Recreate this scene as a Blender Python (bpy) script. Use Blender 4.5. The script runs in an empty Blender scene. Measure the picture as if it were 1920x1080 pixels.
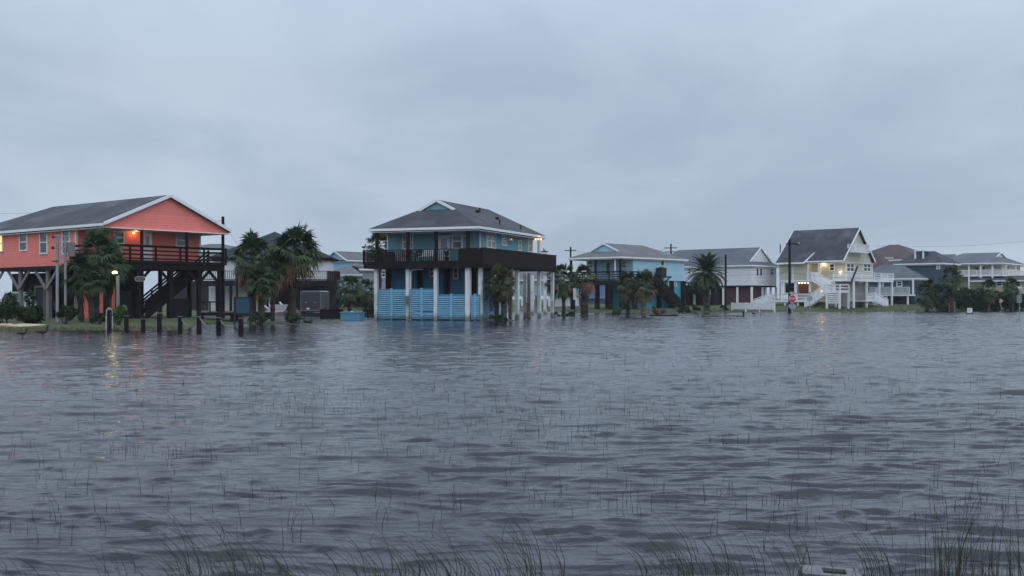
import bpy, math, random
import numpy as np
from mathutils import Vector, Matrix
R = math.radians
rnd = random.Random(7)
sc = bpy.context.scene
COL = sc.collection

# ------------------------------------------------------------------ camera
F, YH, CH = 2050.0, 560.0, 1.5        # focal length in photo pixels, horizon row, eye height above the flood
cam = bpy.data.cameras.new('camera'); camo = bpy.data.objects.new('camera', cam); COL.objects.link(camo)
camo.location = (0, 0, CH); camo.rotation_euler = (R(90), 0, 0)
cam.sensor_width = 36; cam.lens = F / 1920 * 36; cam.shift_y = (YH - 540) / 1920
cam.clip_start = 0.1; cam.clip_end = 6000
sc.camera = camo
# ------------------------------------------------------------------ sky
SUN_EL, SUN_AZ = 48, 215              # hidden behind the cloud, behind the camera
wd = bpy.data.worlds.new('World'); sc.world = wd; wd.use_nodes = True
nt = wd.node_tree; nt.nodes.clear()
def N(t, kind, **kw):
    n = t.nodes.new(kind)
    for k, v in kw.items():
        if k in n.inputs.keys(): n.inputs[k].default_value = v
        else: setattr(n, k, v)
    return n
out = N(nt, 'ShaderNodeOutputWorld'); bg = N(nt, 'ShaderNodeBackground', Strength=0.1)
nt.links.new(bg.outputs[0], out.inputs[0])
sky = N(nt, 'ShaderNodeTexSky', sky_type='NISHITA', sun_disc=False, sun_elevation=R(SUN_EL), sun_rotation=R(SUN_AZ), dust_density=3.0)
tc = N(nt, 'ShaderNodeTexCoord'); sep = N(nt, 'ShaderNodeSeparateXYZ'); nt.links.new(tc.outputs['Generated'], sep.inputs[0])
def M_(t, op, a, b=None, c=None):
    n = t.nodes.new('ShaderNodeMath'); n.operation = op
    for i, v in enumerate((a, b, c)):
        if v is None: continue
        if isinstance(v, (int, float)): n.inputs[i].default_value = v
        else: t.links.new(v, n.inputs[i])
    return n.outputs[0]
zc = M_(nt, 'MAXIMUM', sep.outputs[2], 0.0)
den = M_(nt, 'ADD', zc, 0.16)
cx = M_(nt, 'DIVIDE', sep.outputs[0], den); cy = M_(nt, 'DIVIDE', sep.outputs[1], den)
cmb = N(nt, 'ShaderNodeCombineXYZ'); nt.links.new(cx, cmb.inputs[0]); nt.links.new(cy, cmb.inputs[1])
n1 = N(nt, 'ShaderNodeTexNoise', Scale=0.42, Detail=5.0, Roughness=0.52, Distortion=0.25)
mp = N(nt, 'ShaderNodeMapping'); mp.inputs['Location'].default_value = (1.7, 0.6, 0); mp.inputs['Scale'].default_value = (1.0, .62, 1)
nt.links.new(cmb.outputs[0], mp.inputs[0]); nt.links.new(mp.outputs[0], n1.inputs[0])
n2 = N(nt, 'ShaderNodeTexNoise', Scale=1.5, Detail=5.0, Roughness=0.55, Distortion=0.4); nt.links.new(mp.outputs[0], n2.inputs[0])
mixn = M_(nt, 'ADD', M_(nt, 'MULTIPLY', n1.outputs[0], 0.68), M_(nt, 'MULTIPLY', n2.outputs[0], 0.32))
cr = N(nt, 'ShaderNodeValToRGB'); nt.links.new(mixn, cr.inputs[0])
cr.color_ramp.interpolation = 'EASE'
cr.color_ramp.elements[0].position = 0.38; cr.color_ramp.elements[0].color = (.392, .482, .612, 1)
cr.color_ramp.elements[1].position = 0.60; cr.color_ramp.elements[1].color = (.528, .630, .755, 1)
# an overcast sky is brighter overhead than at the horizon
zr = N(nt, 'ShaderNodeMapRange'); zr.inputs[1].default_value = 0.20; zr.inputs[2].default_value = 0.95
zr.inputs[3].default_value = 10.0; zr.inputs[4].default_value = 27.0; nt.links.new(zc, zr.inputs[0])
sm = N(nt, 'ShaderNodeVectorMath', operation='SCALE'); nt.links.new(cr.outputs[0], sm.inputs[0]); nt.links.new(zr.outputs[0], sm.inputs['Scale'])
mx = N(nt, 'ShaderNodeMix', data_type='RGBA'); mx.inputs[0].default_value = 0.06
nt.links.new(sm.outputs[0], mx.inputs[6]); nt.links.new(sky.outputs[0], mx.inputs[7]); nt.links.new(mx.outputs[2], bg.inputs[0])
# ------------------------------------------------------------------ the cloud-veiled sun
sl = bpy.data.lights.new('sun', 'SUN'); so = bpy.data.objects.new('sun', sl); COL.objects.link(so)
sl.energy = 1.0; sl.angle = R(100); sl.color = (1, .96, .92)
so.rotation_euler = (R(90 - SUN_EL), 0, R(20))
sc.view_settings.view_transform = 'Standard'; sc.view_settings.look = 'None'
sc.view_settings.exposure = 0.0; sc.view_settings.gamma = 1.0

# ------------------------------------------------------------------ helpers
def W(px, d, z=0.0): return ((px - 960) * d / F, d, z)
def dz(py, d): return CH - (py - YH) * d / F
def dep(py, z=0.0): return F * (CH - z) / (py - YH)

class MB:
    def __init__(s): s.v = []; s.f = []; s.mi = []; s.cur = 0
    def add(s, vs, fs):
        b = len(s.v); s.v += [tuple(v) for v in vs]; s.f += [tuple(i + b for i in f) for f in fs]; s.mi += [s.cur] * len(fs)
    def box(s, x0, x1, y0, y1, z0, z1):
        x0, x1 = min(x0, x1), max(x0, x1); y0, y1 = min(y0, y1), max(y0, y1); z0, z1 = min(z0, z1), max(z0, z1)
        s.add([(x0,y0,z0),(x1,y0,z0),(x1,y1,z0),(x0,y1,z0),(x0,y0,z1),(x1,y0,z1),(x1,y1,z1),(x0,y1,z1)],
              [(3,2,1,0),(4,5,6,7),(0,1,5,4),(1,2,6,5),(2,3,7,6),(3,0,4,7)]); return s
    def beam(s, a, b, w, h=None, up=(0,0,1)):
        a, b = Vector(a), Vector(b); h = h or w; d = (b - a).normalized(); u = Vector(up)
        if abs(d.dot(u)) > .98: u = Vector((1,0,0))
        sd = d.cross(u).normalized() * w / 2; u2 = sd.cross(d).normalized() * h / 2
        vs = [p + i * sd + j * u2 for p in (a, b) for i, j in ((-1,-1),(1,-1),(1,1),(-1,1))]
        s.add(vs, [(0,1,2,3),(7,6,5,4),(0,4,5,1),(1,5,6,2),(2,6,7,3),(3,7,4,0)]); return s
    def tube(s, pts, rad, n=8, cap=True):
        pts = [Vector(p) for p in pts]
        if isinstance(rad, (int, float)): rad = [rad] * len(pts)
        vs = []; prev = None
        for i, p in enumerate(pts):
            d = (pts[min(i+1, len(pts)-1)] - pts[max(i-1, 0)]).normalized()
            u = Vector((0,0,1)) if abs(d.z) < .9 else Vector((1,0,0))
            if prev is not None and prev.cross(d).length > 1e-4: u = prev
            a = d.cross(u).normalized(); b = a.cross(d).normalized(); prev = b
            for k in range(n):
                t = 2 * math.pi * k / n; vs.append(p + rad[i] * (a * math.cos(t) + b * math.sin(t)))
        fs = [(i*n+k, i*n+(k+1)%n, (i+1)*n+(k+1)%n, (i+1)*n+k) for i in range(len(pts)-1) for k in range(n)]
        if cap: fs += [tuple(range(n-1,-1,-1)), tuple((len(pts)-1)*n+k for k in range(n))]
        s.add(vs, fs); return s
    def cyl(s, x, y, z0, z1, r, n=10): return s.tube([(x,y,z0),(x,y,z1)], r, n)
    def poly(s, pts, t=None):          # a flat polygon, given thickness t downwards
        n = len(pts)
        if not t: s.add(pts, [tuple(range(n))]); return s
        lo = [(p[0], p[1], p[2] - t) for p in pts]
        s.add(list(pts) + lo, [tuple(range(n)), tuple(range(2*n-1, n-1, -1))] + [(i, n+i, n+(i+1)%n, (i+1)%n) for i in range(n)]); return s
    def prism(s, pts, d):              # polygon pushed along vector d
        n = len(pts); d = Vector(d); hi = [tuple(Vector(p) + d) for p in pts]
        s.add(list(pts) + hi, [tuple(range(n)), tuple(range(2*n-1, n-1, -1))] + [(i, n+i, n+(i+1)%n, (i+1)%n) for i in range(n)]); return s
    def ball(s, c, r, sc_=(1,1,1), n=10, m=6):
        vs = [(c[0], c[1], c[2] - r*sc_[2])]
        for i in range(1, m):
            ph = -math.pi/2 + math.pi*i/m
            for k in range(n):
                t = 2*math.pi*k/n; vs.append((c[0]+r*sc_[0]*math.cos(ph)*math.cos(t), c[1]+r*sc_[1]*math.cos(ph)*math.sin(t), c[2]+r*sc_[2]*math.sin(ph)))
        vs.append((c[0], c[1], c[2]+r*sc_[2])); L = len(vs)-1
        fs = [(0, 1+(k+1)%n, 1+k) for k in range(n)]
        for i in range(m-2):
            fs += [(1+i*n+k, 1+i*n+(k+1)%n, 1+(i+1)*n+(k+1)%n, 1+(i+1)*n+k) for k in range(n)]
        fs += [(L, 1+(m-2)*n+k, 1+(m-2)*n+(k+1)%n) for k in range(n)]
        s.add(vs, fs); return s
    def mesh(s, name, mats, smooth=False):
        me = bpy.data.meshes.new(name); me.from_pydata(s.v, [], s.f)
        for m in (mats if isinstance(mats, (list, tuple)) else [mats]): me.materials.append(m)
        if any(s.mi): me.polygons.foreach_set('material_index', s.mi)
        if smooth: me.polygons.foreach_set('use_smooth', [True]*len(me.polygons))
        me.update(); return me
    def build(s, name, mats, parent=None, label=None, smooth=False):
        o = bpy.data.objects.new(name, s.mesh(name, mats, smooth)); COL.objects.link(o)
        if parent is not None: o.parent = parent
        if label: o['label'] = label
        return o
def tag(o, label, cat=None, group=None, kind=None):
    if label: o['label'] = label
    if cat: o['category'] = cat
    if group: o['group'] = group
    if kind: o['kind'] = kind
    return o
def thing(name, label, cat, loc=(0,0,0), rz=0, group=None):
    o = bpy.data.objects.new(name, None); COL.objects.link(o); o.location = loc; o.rotation_euler = (0,0,rz)
    return tag(o, label, cat, group)
def solo(mb, name, mat, label, cat, loc=(0,0,0), rz=0, group=None, smooth=False):
    o = mb.build(name, mat, None, None, smooth); o.location = loc; o.rotation_euler = (0,0,rz)
    return tag(o, label, cat, group)
def copy_thing(src, loc, rz, label, scale=1.0):
    c = src.copy(); COL.objects.link(c); c.location = loc; c.rotation_euler = (0,0,rz); c.scale = (scale,)*3; c['label'] = label
    for ch in list(src.children):
        d = ch.copy(); COL.objects.link(d); d.parent = c
        for g in list(ch.children):
            e = g.copy(); COL.objects.link(e); e.parent = d
    return c

# ------------------------------------------------------------------ materials
MATS = {}
def mat(name, col, rough=.75, var=.15, scale=3.0, lap=0.0, lap_axis=2, fine=0.0, spec=.3, bump=.0, bscale=20, stretch=(1,1,1), col2=None, c2scale=.6, c2pos=(.5,.7), metal=0.0, tide=0.0):
    """a painted, wooden or stone surface: base colour with patchy variation, optional lap-board ridges and grain"""
    m = bpy.data.materials.new(name); m.use_nodes = True; t = m.node_tree; b = t.nodes['Principled BSDF']
    b.inputs['Roughness'].default_value = rough; b.inputs['Specular IOR Level'].default_value = spec; b.inputs['Metallic'].default_value = metal
    co = N(t, 'ShaderNodeTexCoord'); mpn = N(t, 'ShaderNodeMapping'); mpn.inputs['Scale'].default_value = stretch
    t.links.new(co.outputs['Object'], mpn.inputs[0])
    n = N(t, 'ShaderNodeTexNoise', Scale=scale, Detail=6.0, Roughness=.6); t.links.new(mpn.outputs[0], n.inputs[0])
    r = N(t, 'ShaderNodeMapRange'); r.inputs[1].default_value = .25; r.inputs[2].default_value = .75; r.inputs[3].default_value = 1-var; r.inputs[4].default_value = 1+var
    t.links.new(n.outputs[0], r.inputs[0])
    val = r.outputs[0]
    hgt = None
    if lap:
        sp = N(t, 'ShaderNodeSeparateXYZ'); t.links.new(co.outputs['Object'], sp.inputs[0])
        fr = M_(t, 'FRACT', M_(t, 'DIVIDE', sp.outputs[lap_axis], lap))
        edge = N(t, 'ShaderNodeMapRange'); edge.inputs[1].default_value = 0.0; edge.inputs[2].default_value = .16; edge.inputs[3].default_value = .72; edge.inputs[4].default_value = 1.0
        t.links.new(fr, edge.inputs[0])
        fl = M_(t, 'FLOOR', M_(t, 'DIVIDE', sp.outputs[lap_axis], lap))
        wn = N(t, 'ShaderNodeTexWhiteNoise', noise_dimensions='1D'); t.links.new(fl, wn.inputs['W'])
        val = M_(t, 'MULTIPLY', val, edge.outputs[0])
        val = M_(t, 'MULTIPLY', val, M_(t, 'ADD', .94, M_(t, 'MULTIPLY', wn.outputs[0], .1)))
        hgt = fr
    if fine:
        nf = N(t, 'ShaderNodeTexNoise', Scale=scale*14, Detail=3.0); t.links.new(mpn.outputs[0], nf.inputs[0])
        val = M_(t, 'MULTIPLY', val, M_(t, 'ADD', 1-fine, M_(t, 'MULTIPLY', nf.outputs[0], 2*fine)))
    base = N(t, 'ShaderNodeRGB'); base.outputs[0].default_value = (*col, 1); bc = base.outputs[0]
    if col2:
        n3 = N(t, 'ShaderNodeTexNoise', Scale=c2scale, Detail=5.0); t.links.new(co.outputs['Object'], n3.inputs[0])
        rr = N(t, 'ShaderNodeMapRange'); rr.inputs[1].default_value = c2pos[0]; rr.inputs[2].default_value = c2pos[1]; t.links.new(n3.outputs[0], rr.inputs[0])
        mm = N(t, 'ShaderNodeMix', data_type='RGBA'); mm.inputs[7].default_value = (*col2, 1); t.links.new(bc, mm.inputs[6]); t.links.new(rr.outputs[0], mm.inputs[0]); bc = mm.outputs[2]
    if tide:                                        # dried mud and algae up to an uneven line above the flood
        st = N(t, 'ShaderNodeSeparateXYZ'); t.links.new(co.outputs['Object'], st.inputs[0]); nn = N(t, 'ShaderNodeTexNoise', Scale=2.5, Detail=4.0); t.links.new(co.outputs['Object'], nn.inputs[0])
        lv = M_(t, 'ADD', st.outputs[2], M_(t, 'MULTIPLY', nn.outputs[0], -.7)); rr = N(t, 'ShaderNodeMapRange'); rr.inputs[1].default_value = tide-.35; rr.inputs[2].default_value = tide-.05; rr.inputs[3].default_value = .8; rr.inputs[4].default_value = 0.0; t.links.new(lv, rr.inputs[0])
        mm = N(t, 'ShaderNodeMix', data_type='RGBA'); mm.inputs[7].default_value = (.085,.085,.065,1); t.links.new(bc, mm.inputs[6]); t.links.new(rr.outputs[0], mm.inputs[0]); bc = mm.outputs[2]
    vs = N(t, 'ShaderNodeVectorMath', operation='SCALE'); t.links.new(bc, vs.inputs[0]); t.links.new(val, vs.inputs['Scale'])
    t.links.new(vs.outputs[0], b.inputs['Base Color'])
    if bump or hgt is not None:
        bp = N(t, 'ShaderNodeBump', Strength=bump or .5, Distance=.03)
        if hgt is not None: t.links.new(hgt, bp.inputs['Height'])
        else:
            nb = N(t, 'ShaderNodeTexNoise', Scale=bscale, Detail=4.0); t.links.new(mpn.outputs[0], nb.inputs[0]); t.links.new(nb.outputs[0], bp.inputs['Height'])
        t.links.new(bp.outputs[0], b.inputs['Normal'])
    MATS[name] = m; return m
def glow(name, col, strength):
    m = bpy.data.materials.new(name); m.use_nodes = True; b = m.node_tree.nodes['Principled BSDF']
    b.inputs['Base Color'].default_value = (*col, 1); b.inputs['Emission Color'].default_value = (*col, 1); b.inputs['Emission Strength'].default_value = strength
    return m
def leaf(name, c1, c2, scale=1.2):
    m = mat(name, c1, .6, .35, scale, col2=c2, c2scale=scale*1.7, c2pos=(.42,.62), spec=.12)
    return m
ORANGE = mat('coral siding', (.86,.245,.208), .65, .07, 1.2, lap=.18)
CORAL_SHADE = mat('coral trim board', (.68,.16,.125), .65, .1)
BLUE = mat('teal blue siding', (.18,.39,.47), .65, .07, 1.2, lap=.17)
BLUE_LOW = mat('deep blue board', (.075,.215,.35), .7, .12, 1.2, lap=.2)
FENCE_BLUE = mat('sky blue paint', (.17,.39,.55), .6, .18, 2, stretch=(.6,1,3), fine=.12, col2=(.13,.27,.37), c2scale=.8, c2pos=(.45,.7), tide=.12)
PALEBLUE = mat('pale blue siding', (.37,.60,.73), .65, .05, 1, lap=.18)
TEAL = mat('teal paint', (.07,.34,.43), .65, .08, 1, lap=.2)
WHITE_SIDE = mat('white siding', (.70,.72,.76), .65, .05, 1, lap=.2)
SAGE = mat('sage siding', (.455,.47,.38), .65, .07, 1, lap=.17)
NAVY = mat('slate blue siding', (.052,.090,.118), .65, .08, 1, lap=.18)
CREAM = mat('cream siding', (.56,.50,.38), .65, .05, 1, lap=.2)
GREY_SIDE = mat('grey siding', (.26,.29,.33), .65, .06, 1, lap=.2)
GREYTEAL = mat('grey green siding', (.33,.42,.45), .65, .06, 1, lap=.2)
LAVENDER = mat('lavender siding', (.17,.20,.36), .65, .06, 1, lap=.2)
WHITE = mat('white paint', (.72,.74,.76), .55, .07, 2.5, fine=.05)
WHITE_POST = mat('weathered white post', (.60,.64,.65), .7, .18, 2.0, stretch=(3,3,.5), fine=.1, col2=(.36,.37,.33), c2scale=1.3, c2pos=(.52,.72), tide=.22)
ROOF = mat('charcoal shingle', (.050,.053,.063), .85, .30, .9, lap=.16, fine=.4, col2=(.105,.108,.118), c2scale=.35, c2pos=(.48,.75))
ROOF2 = mat('grey shingle', (.115,.115,.125), .85, .22, .8, lap=.16, fine=.3, col2=(.16,.16,.165), c2scale=.3, c2pos=(.48,.75))
ROOF3 = mat('slate grey shingle', (.095,.105,.122), .85, .22, .8, lap=.16, fine=.3, col2=(.14,.15,.165), c2scale=.3, c2pos=(.48,.75))
ROOF_RED = mat('brown red shingle', (.080,.058,.060), .85, .2, .8, lap=.15, fine=.15)
ROOF_GREEN = mat('dark green shingle', (.028,.042,.042), .85, .2, .8, lap=.15, fine=.15)
DARKWOOD = mat('dark stained wood', (.013,.011,.012), .8, .3, 4, stretch=(2,2,.6), fine=.2, spec=.15)
BROWNWOOD = mat('dark red brown boards', (.020,.0125,.013), .8, .4, 3, stretch=(6,6,.4), fine=.3, spec=.15, lap=.31, lap_axis=1)
MAROON = mat('maroon panel', (.075,.036,.038), .75, .15, 2)
GREYWOOD = mat('weathered grey timber', (.17,.165,.165), .85, .25, 3, stretch=(3,3,.5), fine=.2)
BLACK = mat('black metal', (.015,.015,.017), .5, .2)
STEEL = mat('galvanised steel', (.30,.31,.32), .45, .15, 4, metal=.5)
DARKROOM = mat('dark boards and shade backing', (.028,.028,.032), .9, .3, 2)  # dark boards; under the coral house this colour stands in for shade
RED = mat('red enamel', (.42,.03,.035), .45, .1)
REDCLOTH = mat('brick red banner cloth', (.17,.05,.042), .8, .12)
TEALBOARD = mat('dark teal board', (.016,.06,.10), .6, .2)
CONCRETE = mat('wet concrete', (.19,.19,.185), .55, .25, 1.2, fine=.15)
SAND = mat('pale sand', (.42,.34,.22), .9, .25, 3, fine=.2)
BARK = mat('palm bark', (.055,.045,.038), .95, .35, 3, lap=.11, fine=.35)
BARK_PALE = mat('pale palm bark', (.15,.135,.12), .95, .35, 3, lap=.1, fine=.35)
LEAF = leaf('palm leaf', (.024,.046,.022), (.055,.080,.036))
LEAF_B = leaf('olive palm leaf', (.035,.048,.022), (.085,.085,.04))
DEAD = leaf('dead palm leaf', (.21,.115,.07), (.10,.065,.045), 2.5)
BUSH = leaf('bush leaf', (.016,.034,.016), (.040,.068,.026), 2)
BUSH_L = leaf('bright plant leaf', (.05,.10,.03), (.09,.16,.05), 3)
FLOWER = leaf('pink flowers', (.22,.05,.08), (.08,.10,.05), 4)
STEM = mat('rush stem', (.014,.017,.012), .7, .3)
RUSH = mat('green rush', (.022,.030,.014), .6, .5, 3, col2=(.055,.050,.028), c2scale=2.2, c2pos=(.5,.62))
SKIN_DUCK = mat('brown plumage', (.045,.028,.022), .8, .3, 20)
LAMP_Y = glow('yellow lamp', (1,.78,.34), 6); LAMP_O = glow('orange lamp', (1,.36,.12), 3.5); LAMP_W = glow('warm lamp', (1,.70,.36), 6)
LITWIN = glow('lit window', (1,.62,.25), .9)
def glass_mat(name, col, rough=.08):
    m = mat(name, col, rough, .35, 1.1, spec=.6); return m
GLASS = glass_mat('window glass', (.045,.055,.065)); GLASS_L = glass_mat('curtained window glass', (.23,.27,.29), .2); GLASS_D = glass_mat('dark window glass', (.016,.02,.025))

# ------------------------------------------------------------------ ground under and beyond the flood
SH_PX = np.array([-2500,-300, 0, 120, 200, 345, 385, 440, 470, 600, 700, 880, 1040, 1110, 1290, 1350, 1450, 1700, 1920, 2300, 5000])
SH_Y = np.array([ 621, 621, 621, 619.5, 619.5, 618.5, 609, 604, 591, 586, 585, 584.5, 584.5, 587, 587, 586, 584.8, 584, 583.2, 583, 583])
SH_D = F*CH/(SH_Y-YH)
def vnoise(x, y, seed):
    r = np.random.RandomState(seed); tot = 0
    for i in range(14):
        k = 2**r.uniform(-4, 1.2); a = r.uniform(0, 2*math.pi); tot = tot + np.sin(x*k*math.cos(a)+y*k*math.sin(a)+r.uniform(0,6.28))/ (1+k*1.2)
    return tot/4
def terrain(x, y):
    px = np.clip(960 + F*x/np.maximum(y, 20), -4000, 6000); ds = np.interp(px, SH_PX, SH_D)
    e = y - ds + vnoise(x, y, 3)*1.2
    cap = np.interp(px, [0, 560, 640, 1040, 1290, 1400], [.26, .25, .25, .25, .30, .62]) + np.clip((y-118)/80, 0, .35)
    z = np.where(e > 0, cap*(1-np.exp(-np.maximum(e,0)/6.0)), np.maximum(e*.06, -.6)) + .02*vnoise(x*2, y*2, 5)*(e > -1)
    near = np.clip((5.0-y)/2.5, 0, 1)                 # the bank the photographer stands on
    return z*(1-near)+near*(.30+.05*vnoise(x*2, y*2, 6))
def tz(x, y): return float(terrain(np.array([x], float), np.array([y], float))[0])
def grid_obj(name, X, Y, Z, m, smooth=True):
    nr, nc = X.shape; me = bpy.data.meshes.new(name)
    co = np.stack([X, Y, Z], -1).reshape(-1, 3).astype(np.float32); nf = (nr-1)*(nc-1)
    i = np.arange(nr*nc).reshape(nr, nc); q = np.stack([i[:-1,:-1], i[:-1,1:], i[1:,1:], i[1:,:-1]], -1).reshape(-1)
    me.vertices.add(nr*nc); me.vertices.foreach_set('co', co.ravel())
    me.loops.add(nf*4); me.loops.foreach_set('vertex_index', q.astype(np.int32))
    me.polygons.add(nf); me.polygons.foreach_set('loop_start', np.arange(0, nf*4, 4, dtype=np.int32)); me.polygons.foreach_set('loop_total', np.full(nf, 4, np.int32))
    me.update(calc_edges=True); me.materials.append(m)
    if smooth: me.polygons.foreach_set('use_smooth', np.ones(nf, bool))
    o = bpy.data.objects.new(name, me); COL.objects.link(o); return o
GROUND = mat('wet grass and mud', (.050,.064,.022), .85, .35, 1.2, fine=.4, bump=.8, bscale=9, col2=(.085,.075,.050), c2scale=.13, c2pos=(.5,.66))
gx = np.concatenate([[-3000,-900,-400,-200], np.arange(-110, 110.1, .7), [200,400,900,3000]])
gy = np.concatenate([[-300,-20], np.arange(-6, 12, .35), [14,20,28], np.arange(38, 190, .7), [220,280,400,700,1500,4500]])
GX, GY = np.meshgrid(gx, gy); GZ = terrain(GX, GY)
tag(grid_obj('ground', GX, GY, GZ, GROUND), 'grassy low ground rising out of the flood', None, None, 'structure')

# ------------------------------------------------------------------ flood water
def water_material():
    m = bpy.data.materials.new('flood water'); m.use_nodes = True; t = m.node_tree; b = t.nodes['Principled BSDF']
    b.inputs['Base Color'].default_value = (.012,.013,.018,1); b.inputs['Roughness'].default_value = .07; b.inputs['IOR'].default_value = 1.41
    co = N(t, 'ShaderNodeTexCoord')
    def layer(sc_, det, st, rot, dist=.6):
        mpn = N(t, 'ShaderNodeMapping'); mpn.inputs['Scale'].default_value = st; mpn.inputs['Rotation'].default_value = (0,0,R(rot)); t.links.new(co.outputs['Object'], mpn.inputs[0])
        n = N(t, 'ShaderNodeTexNoise', Scale=sc_, Detail=det, Roughness=.55, Distortion=dist); t.links.new(mpn.outputs[0], n.inputs[0]); return n.outputs[0]
    fine = M_(t, 'ADD', M_(t, 'MULTIPLY', layer(7.5, 4.0, (.5,1.5,1), 8), .018), M_(t, 'MULTIPLY', layer(19, 3.0, (.5,1.3,1), -12), .0055))
    at_ = N(t, 'ShaderNodeAttribute', attribute_name='chop')     # chop too small for the far mesh
    far = M_(t, 'ADD', M_(t, 'MULTIPLY', layer(2.6, 3.0, (.42,1.3,1), 5), .15), M_(t, 'MULTIPLY', layer(.9, 2.0, (.5,1.3,1), -8), .12))
    hs = M_(t, 'ADD', fine, M_(t, 'MULTIPLY', far, at_.outputs['Fac']))
    g = N(t, 'ShaderNodeTexNoise', Scale=.09, Detail=3.0); t.links.new(co.outputs['Object'], g.inputs[0])
    gr = N(t, 'ShaderNodeMapRange'); gr.inputs[1].default_value = .35; gr.inputs[2].default_value = .65; gr.inputs[3].default_value = .45; gr.inputs[4].default_value = 1.0; t.links.new(g.outputs[0], gr.inputs[0])
    bp = N(t, 'ShaderNodeBump', Distance=1.0); t.links.new(gr.outputs[0], bp.inputs['Strength']); t.links.new(hs, bp.inputs['Height'])
    t.links.new(bp.outputs[0], b.inputs['Normal']); return m
WATER = water_material()
def build_water():
    f32 = np.float32
    yl = list(np.linspace(-2, 4.1, 60))+[4.2]
    while yl[-1] < 142: yl.append(yl[-1]+min(.56*yl[-1]**2/(F*CH), .115))
    ys = np.concatenate([yl, np.geomspace(146, 4000, 24)]).astype(f32)
    cs = np.concatenate([np.linspace(-3.6, -1.22, 90, endpoint=False), np.linspace(-1.22, 1.22, 950), np.linspace(1.22, 3.6, 91)[1:]]).astype(f32)*f32(960/F)
    Y = np.repeat(ys[:,None], len(cs), 1); X = cs[None,:]*(Y+f32(2.0)+f32(6)*np.clip(np.abs(cs[None,:])-f32(.57), 0, 1))
    dy = np.abs(np.gradient(ys))[:,None]; dx = np.gradient(cs)[None,:]*(ys[:,None]+f32(2.0))
    r = np.random.RandomState(11); Z = np.zeros_like(X)
    def msin(scale, n, seed):                       # cheap smooth noise, about -1..1
        q = np.random.RandomState(seed); s = np.zeros_like(X)
        for _ in range(n):
            k = f32(2*math.pi/(scale*q.uniform(.6,1.7))); a = q.uniform(0, 2*math.pi); s += np.sin(X*f32(k*math.cos(a))*f32(.55)+Y*f32(k*math.sin(a))+f32(q.uniform(0,6.28)))
        return s/f32(math.sqrt(n))
    lams = [.17,.20,.24,.27,.31,.35,.42,.5,.6,.72,.86,1.05,1.3,.22,.32,.55,.78,.38,.46,.29,.40]
    for i, lam in enumerate(lams):
        th = R(90)+r.normal(0, R(11)) + R(5)*(1 if i % 2 else -1); k = 2*math.pi/lam
        kx, ky = f32(k*math.cos(th)), f32(k*math.sin(th))
        need = np.sqrt((kx*dx)**2+(ky*dy)**2); fade = np.clip(2.9-need*f32(1.1), 0, 1)
        warp = msin(lam*4.2, 4, 100+i)*f32(1.1)
        env = np.clip(msin(lam*2.6, 4, 200+i)*f32(1.05)-f32(.26 if lam > .5 else .06)+f32(.35)*msin(8.0, 3, 300+i), 0, 1.9)
        a = kx*X+ky*Y+warp
        P = np.sin(a)+f32(.48)*np.sin(2*a)+f32(.28)*np.sin(3*a)+f32(.17)*np.sin(4*a)+f32(.10)*np.sin(5*a)+f32(.06)*np.sin(6*a)
        Z += fade*env*f32(.0150*lam*(1.0 if lam < .23 else 1.12 if lam < .45 else .85 if lam < .65 else .42))*P
    for i in range(26):                             # low crossing ripples and swell
        lam = 2**r.uniform(-2.2, 1.3); k = 2*math.pi/lam; th = R(92)+r.normal(0, R(38)); kx, ky = f32(k*math.cos(th)), f32(k*math.sin(th))
        fade = np.clip(2.2-np.sqrt((kx*dx)**2+(ky*dy)**2)*f32(1.2), 0, 1)
        Z += fade*f32(.0021*lam)*np.sin(kx*X+ky*Y+f32(r.uniform(0,6.28)))
    gust = .70+.30*vnoise(X*.45, Y*.32, 8)+.016*np.clip(X, -18, 22)
    Z *= np.clip(gust, .35, 1.3)*np.clip(1.15-(Y/140), .62, 1.0)
    Z[ys > 142] = 0
    o = grid_obj('flood_water', X, Y, Z, WATER); tag(o, 'dark rippled flood water over the marsh and street', None, None, 'structure')
    at_ = o.data.attributes.new('chop', 'FLOAT', 'POINT'); at_.data.foreach_set('value', np.ascontiguousarray(np.clip((Y-9)/32, 0, 1)*np.clip(.55+.02*X+.4*(gust-.7), .30, 1.0), dtype=f32).ravel())
build_water()
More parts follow.
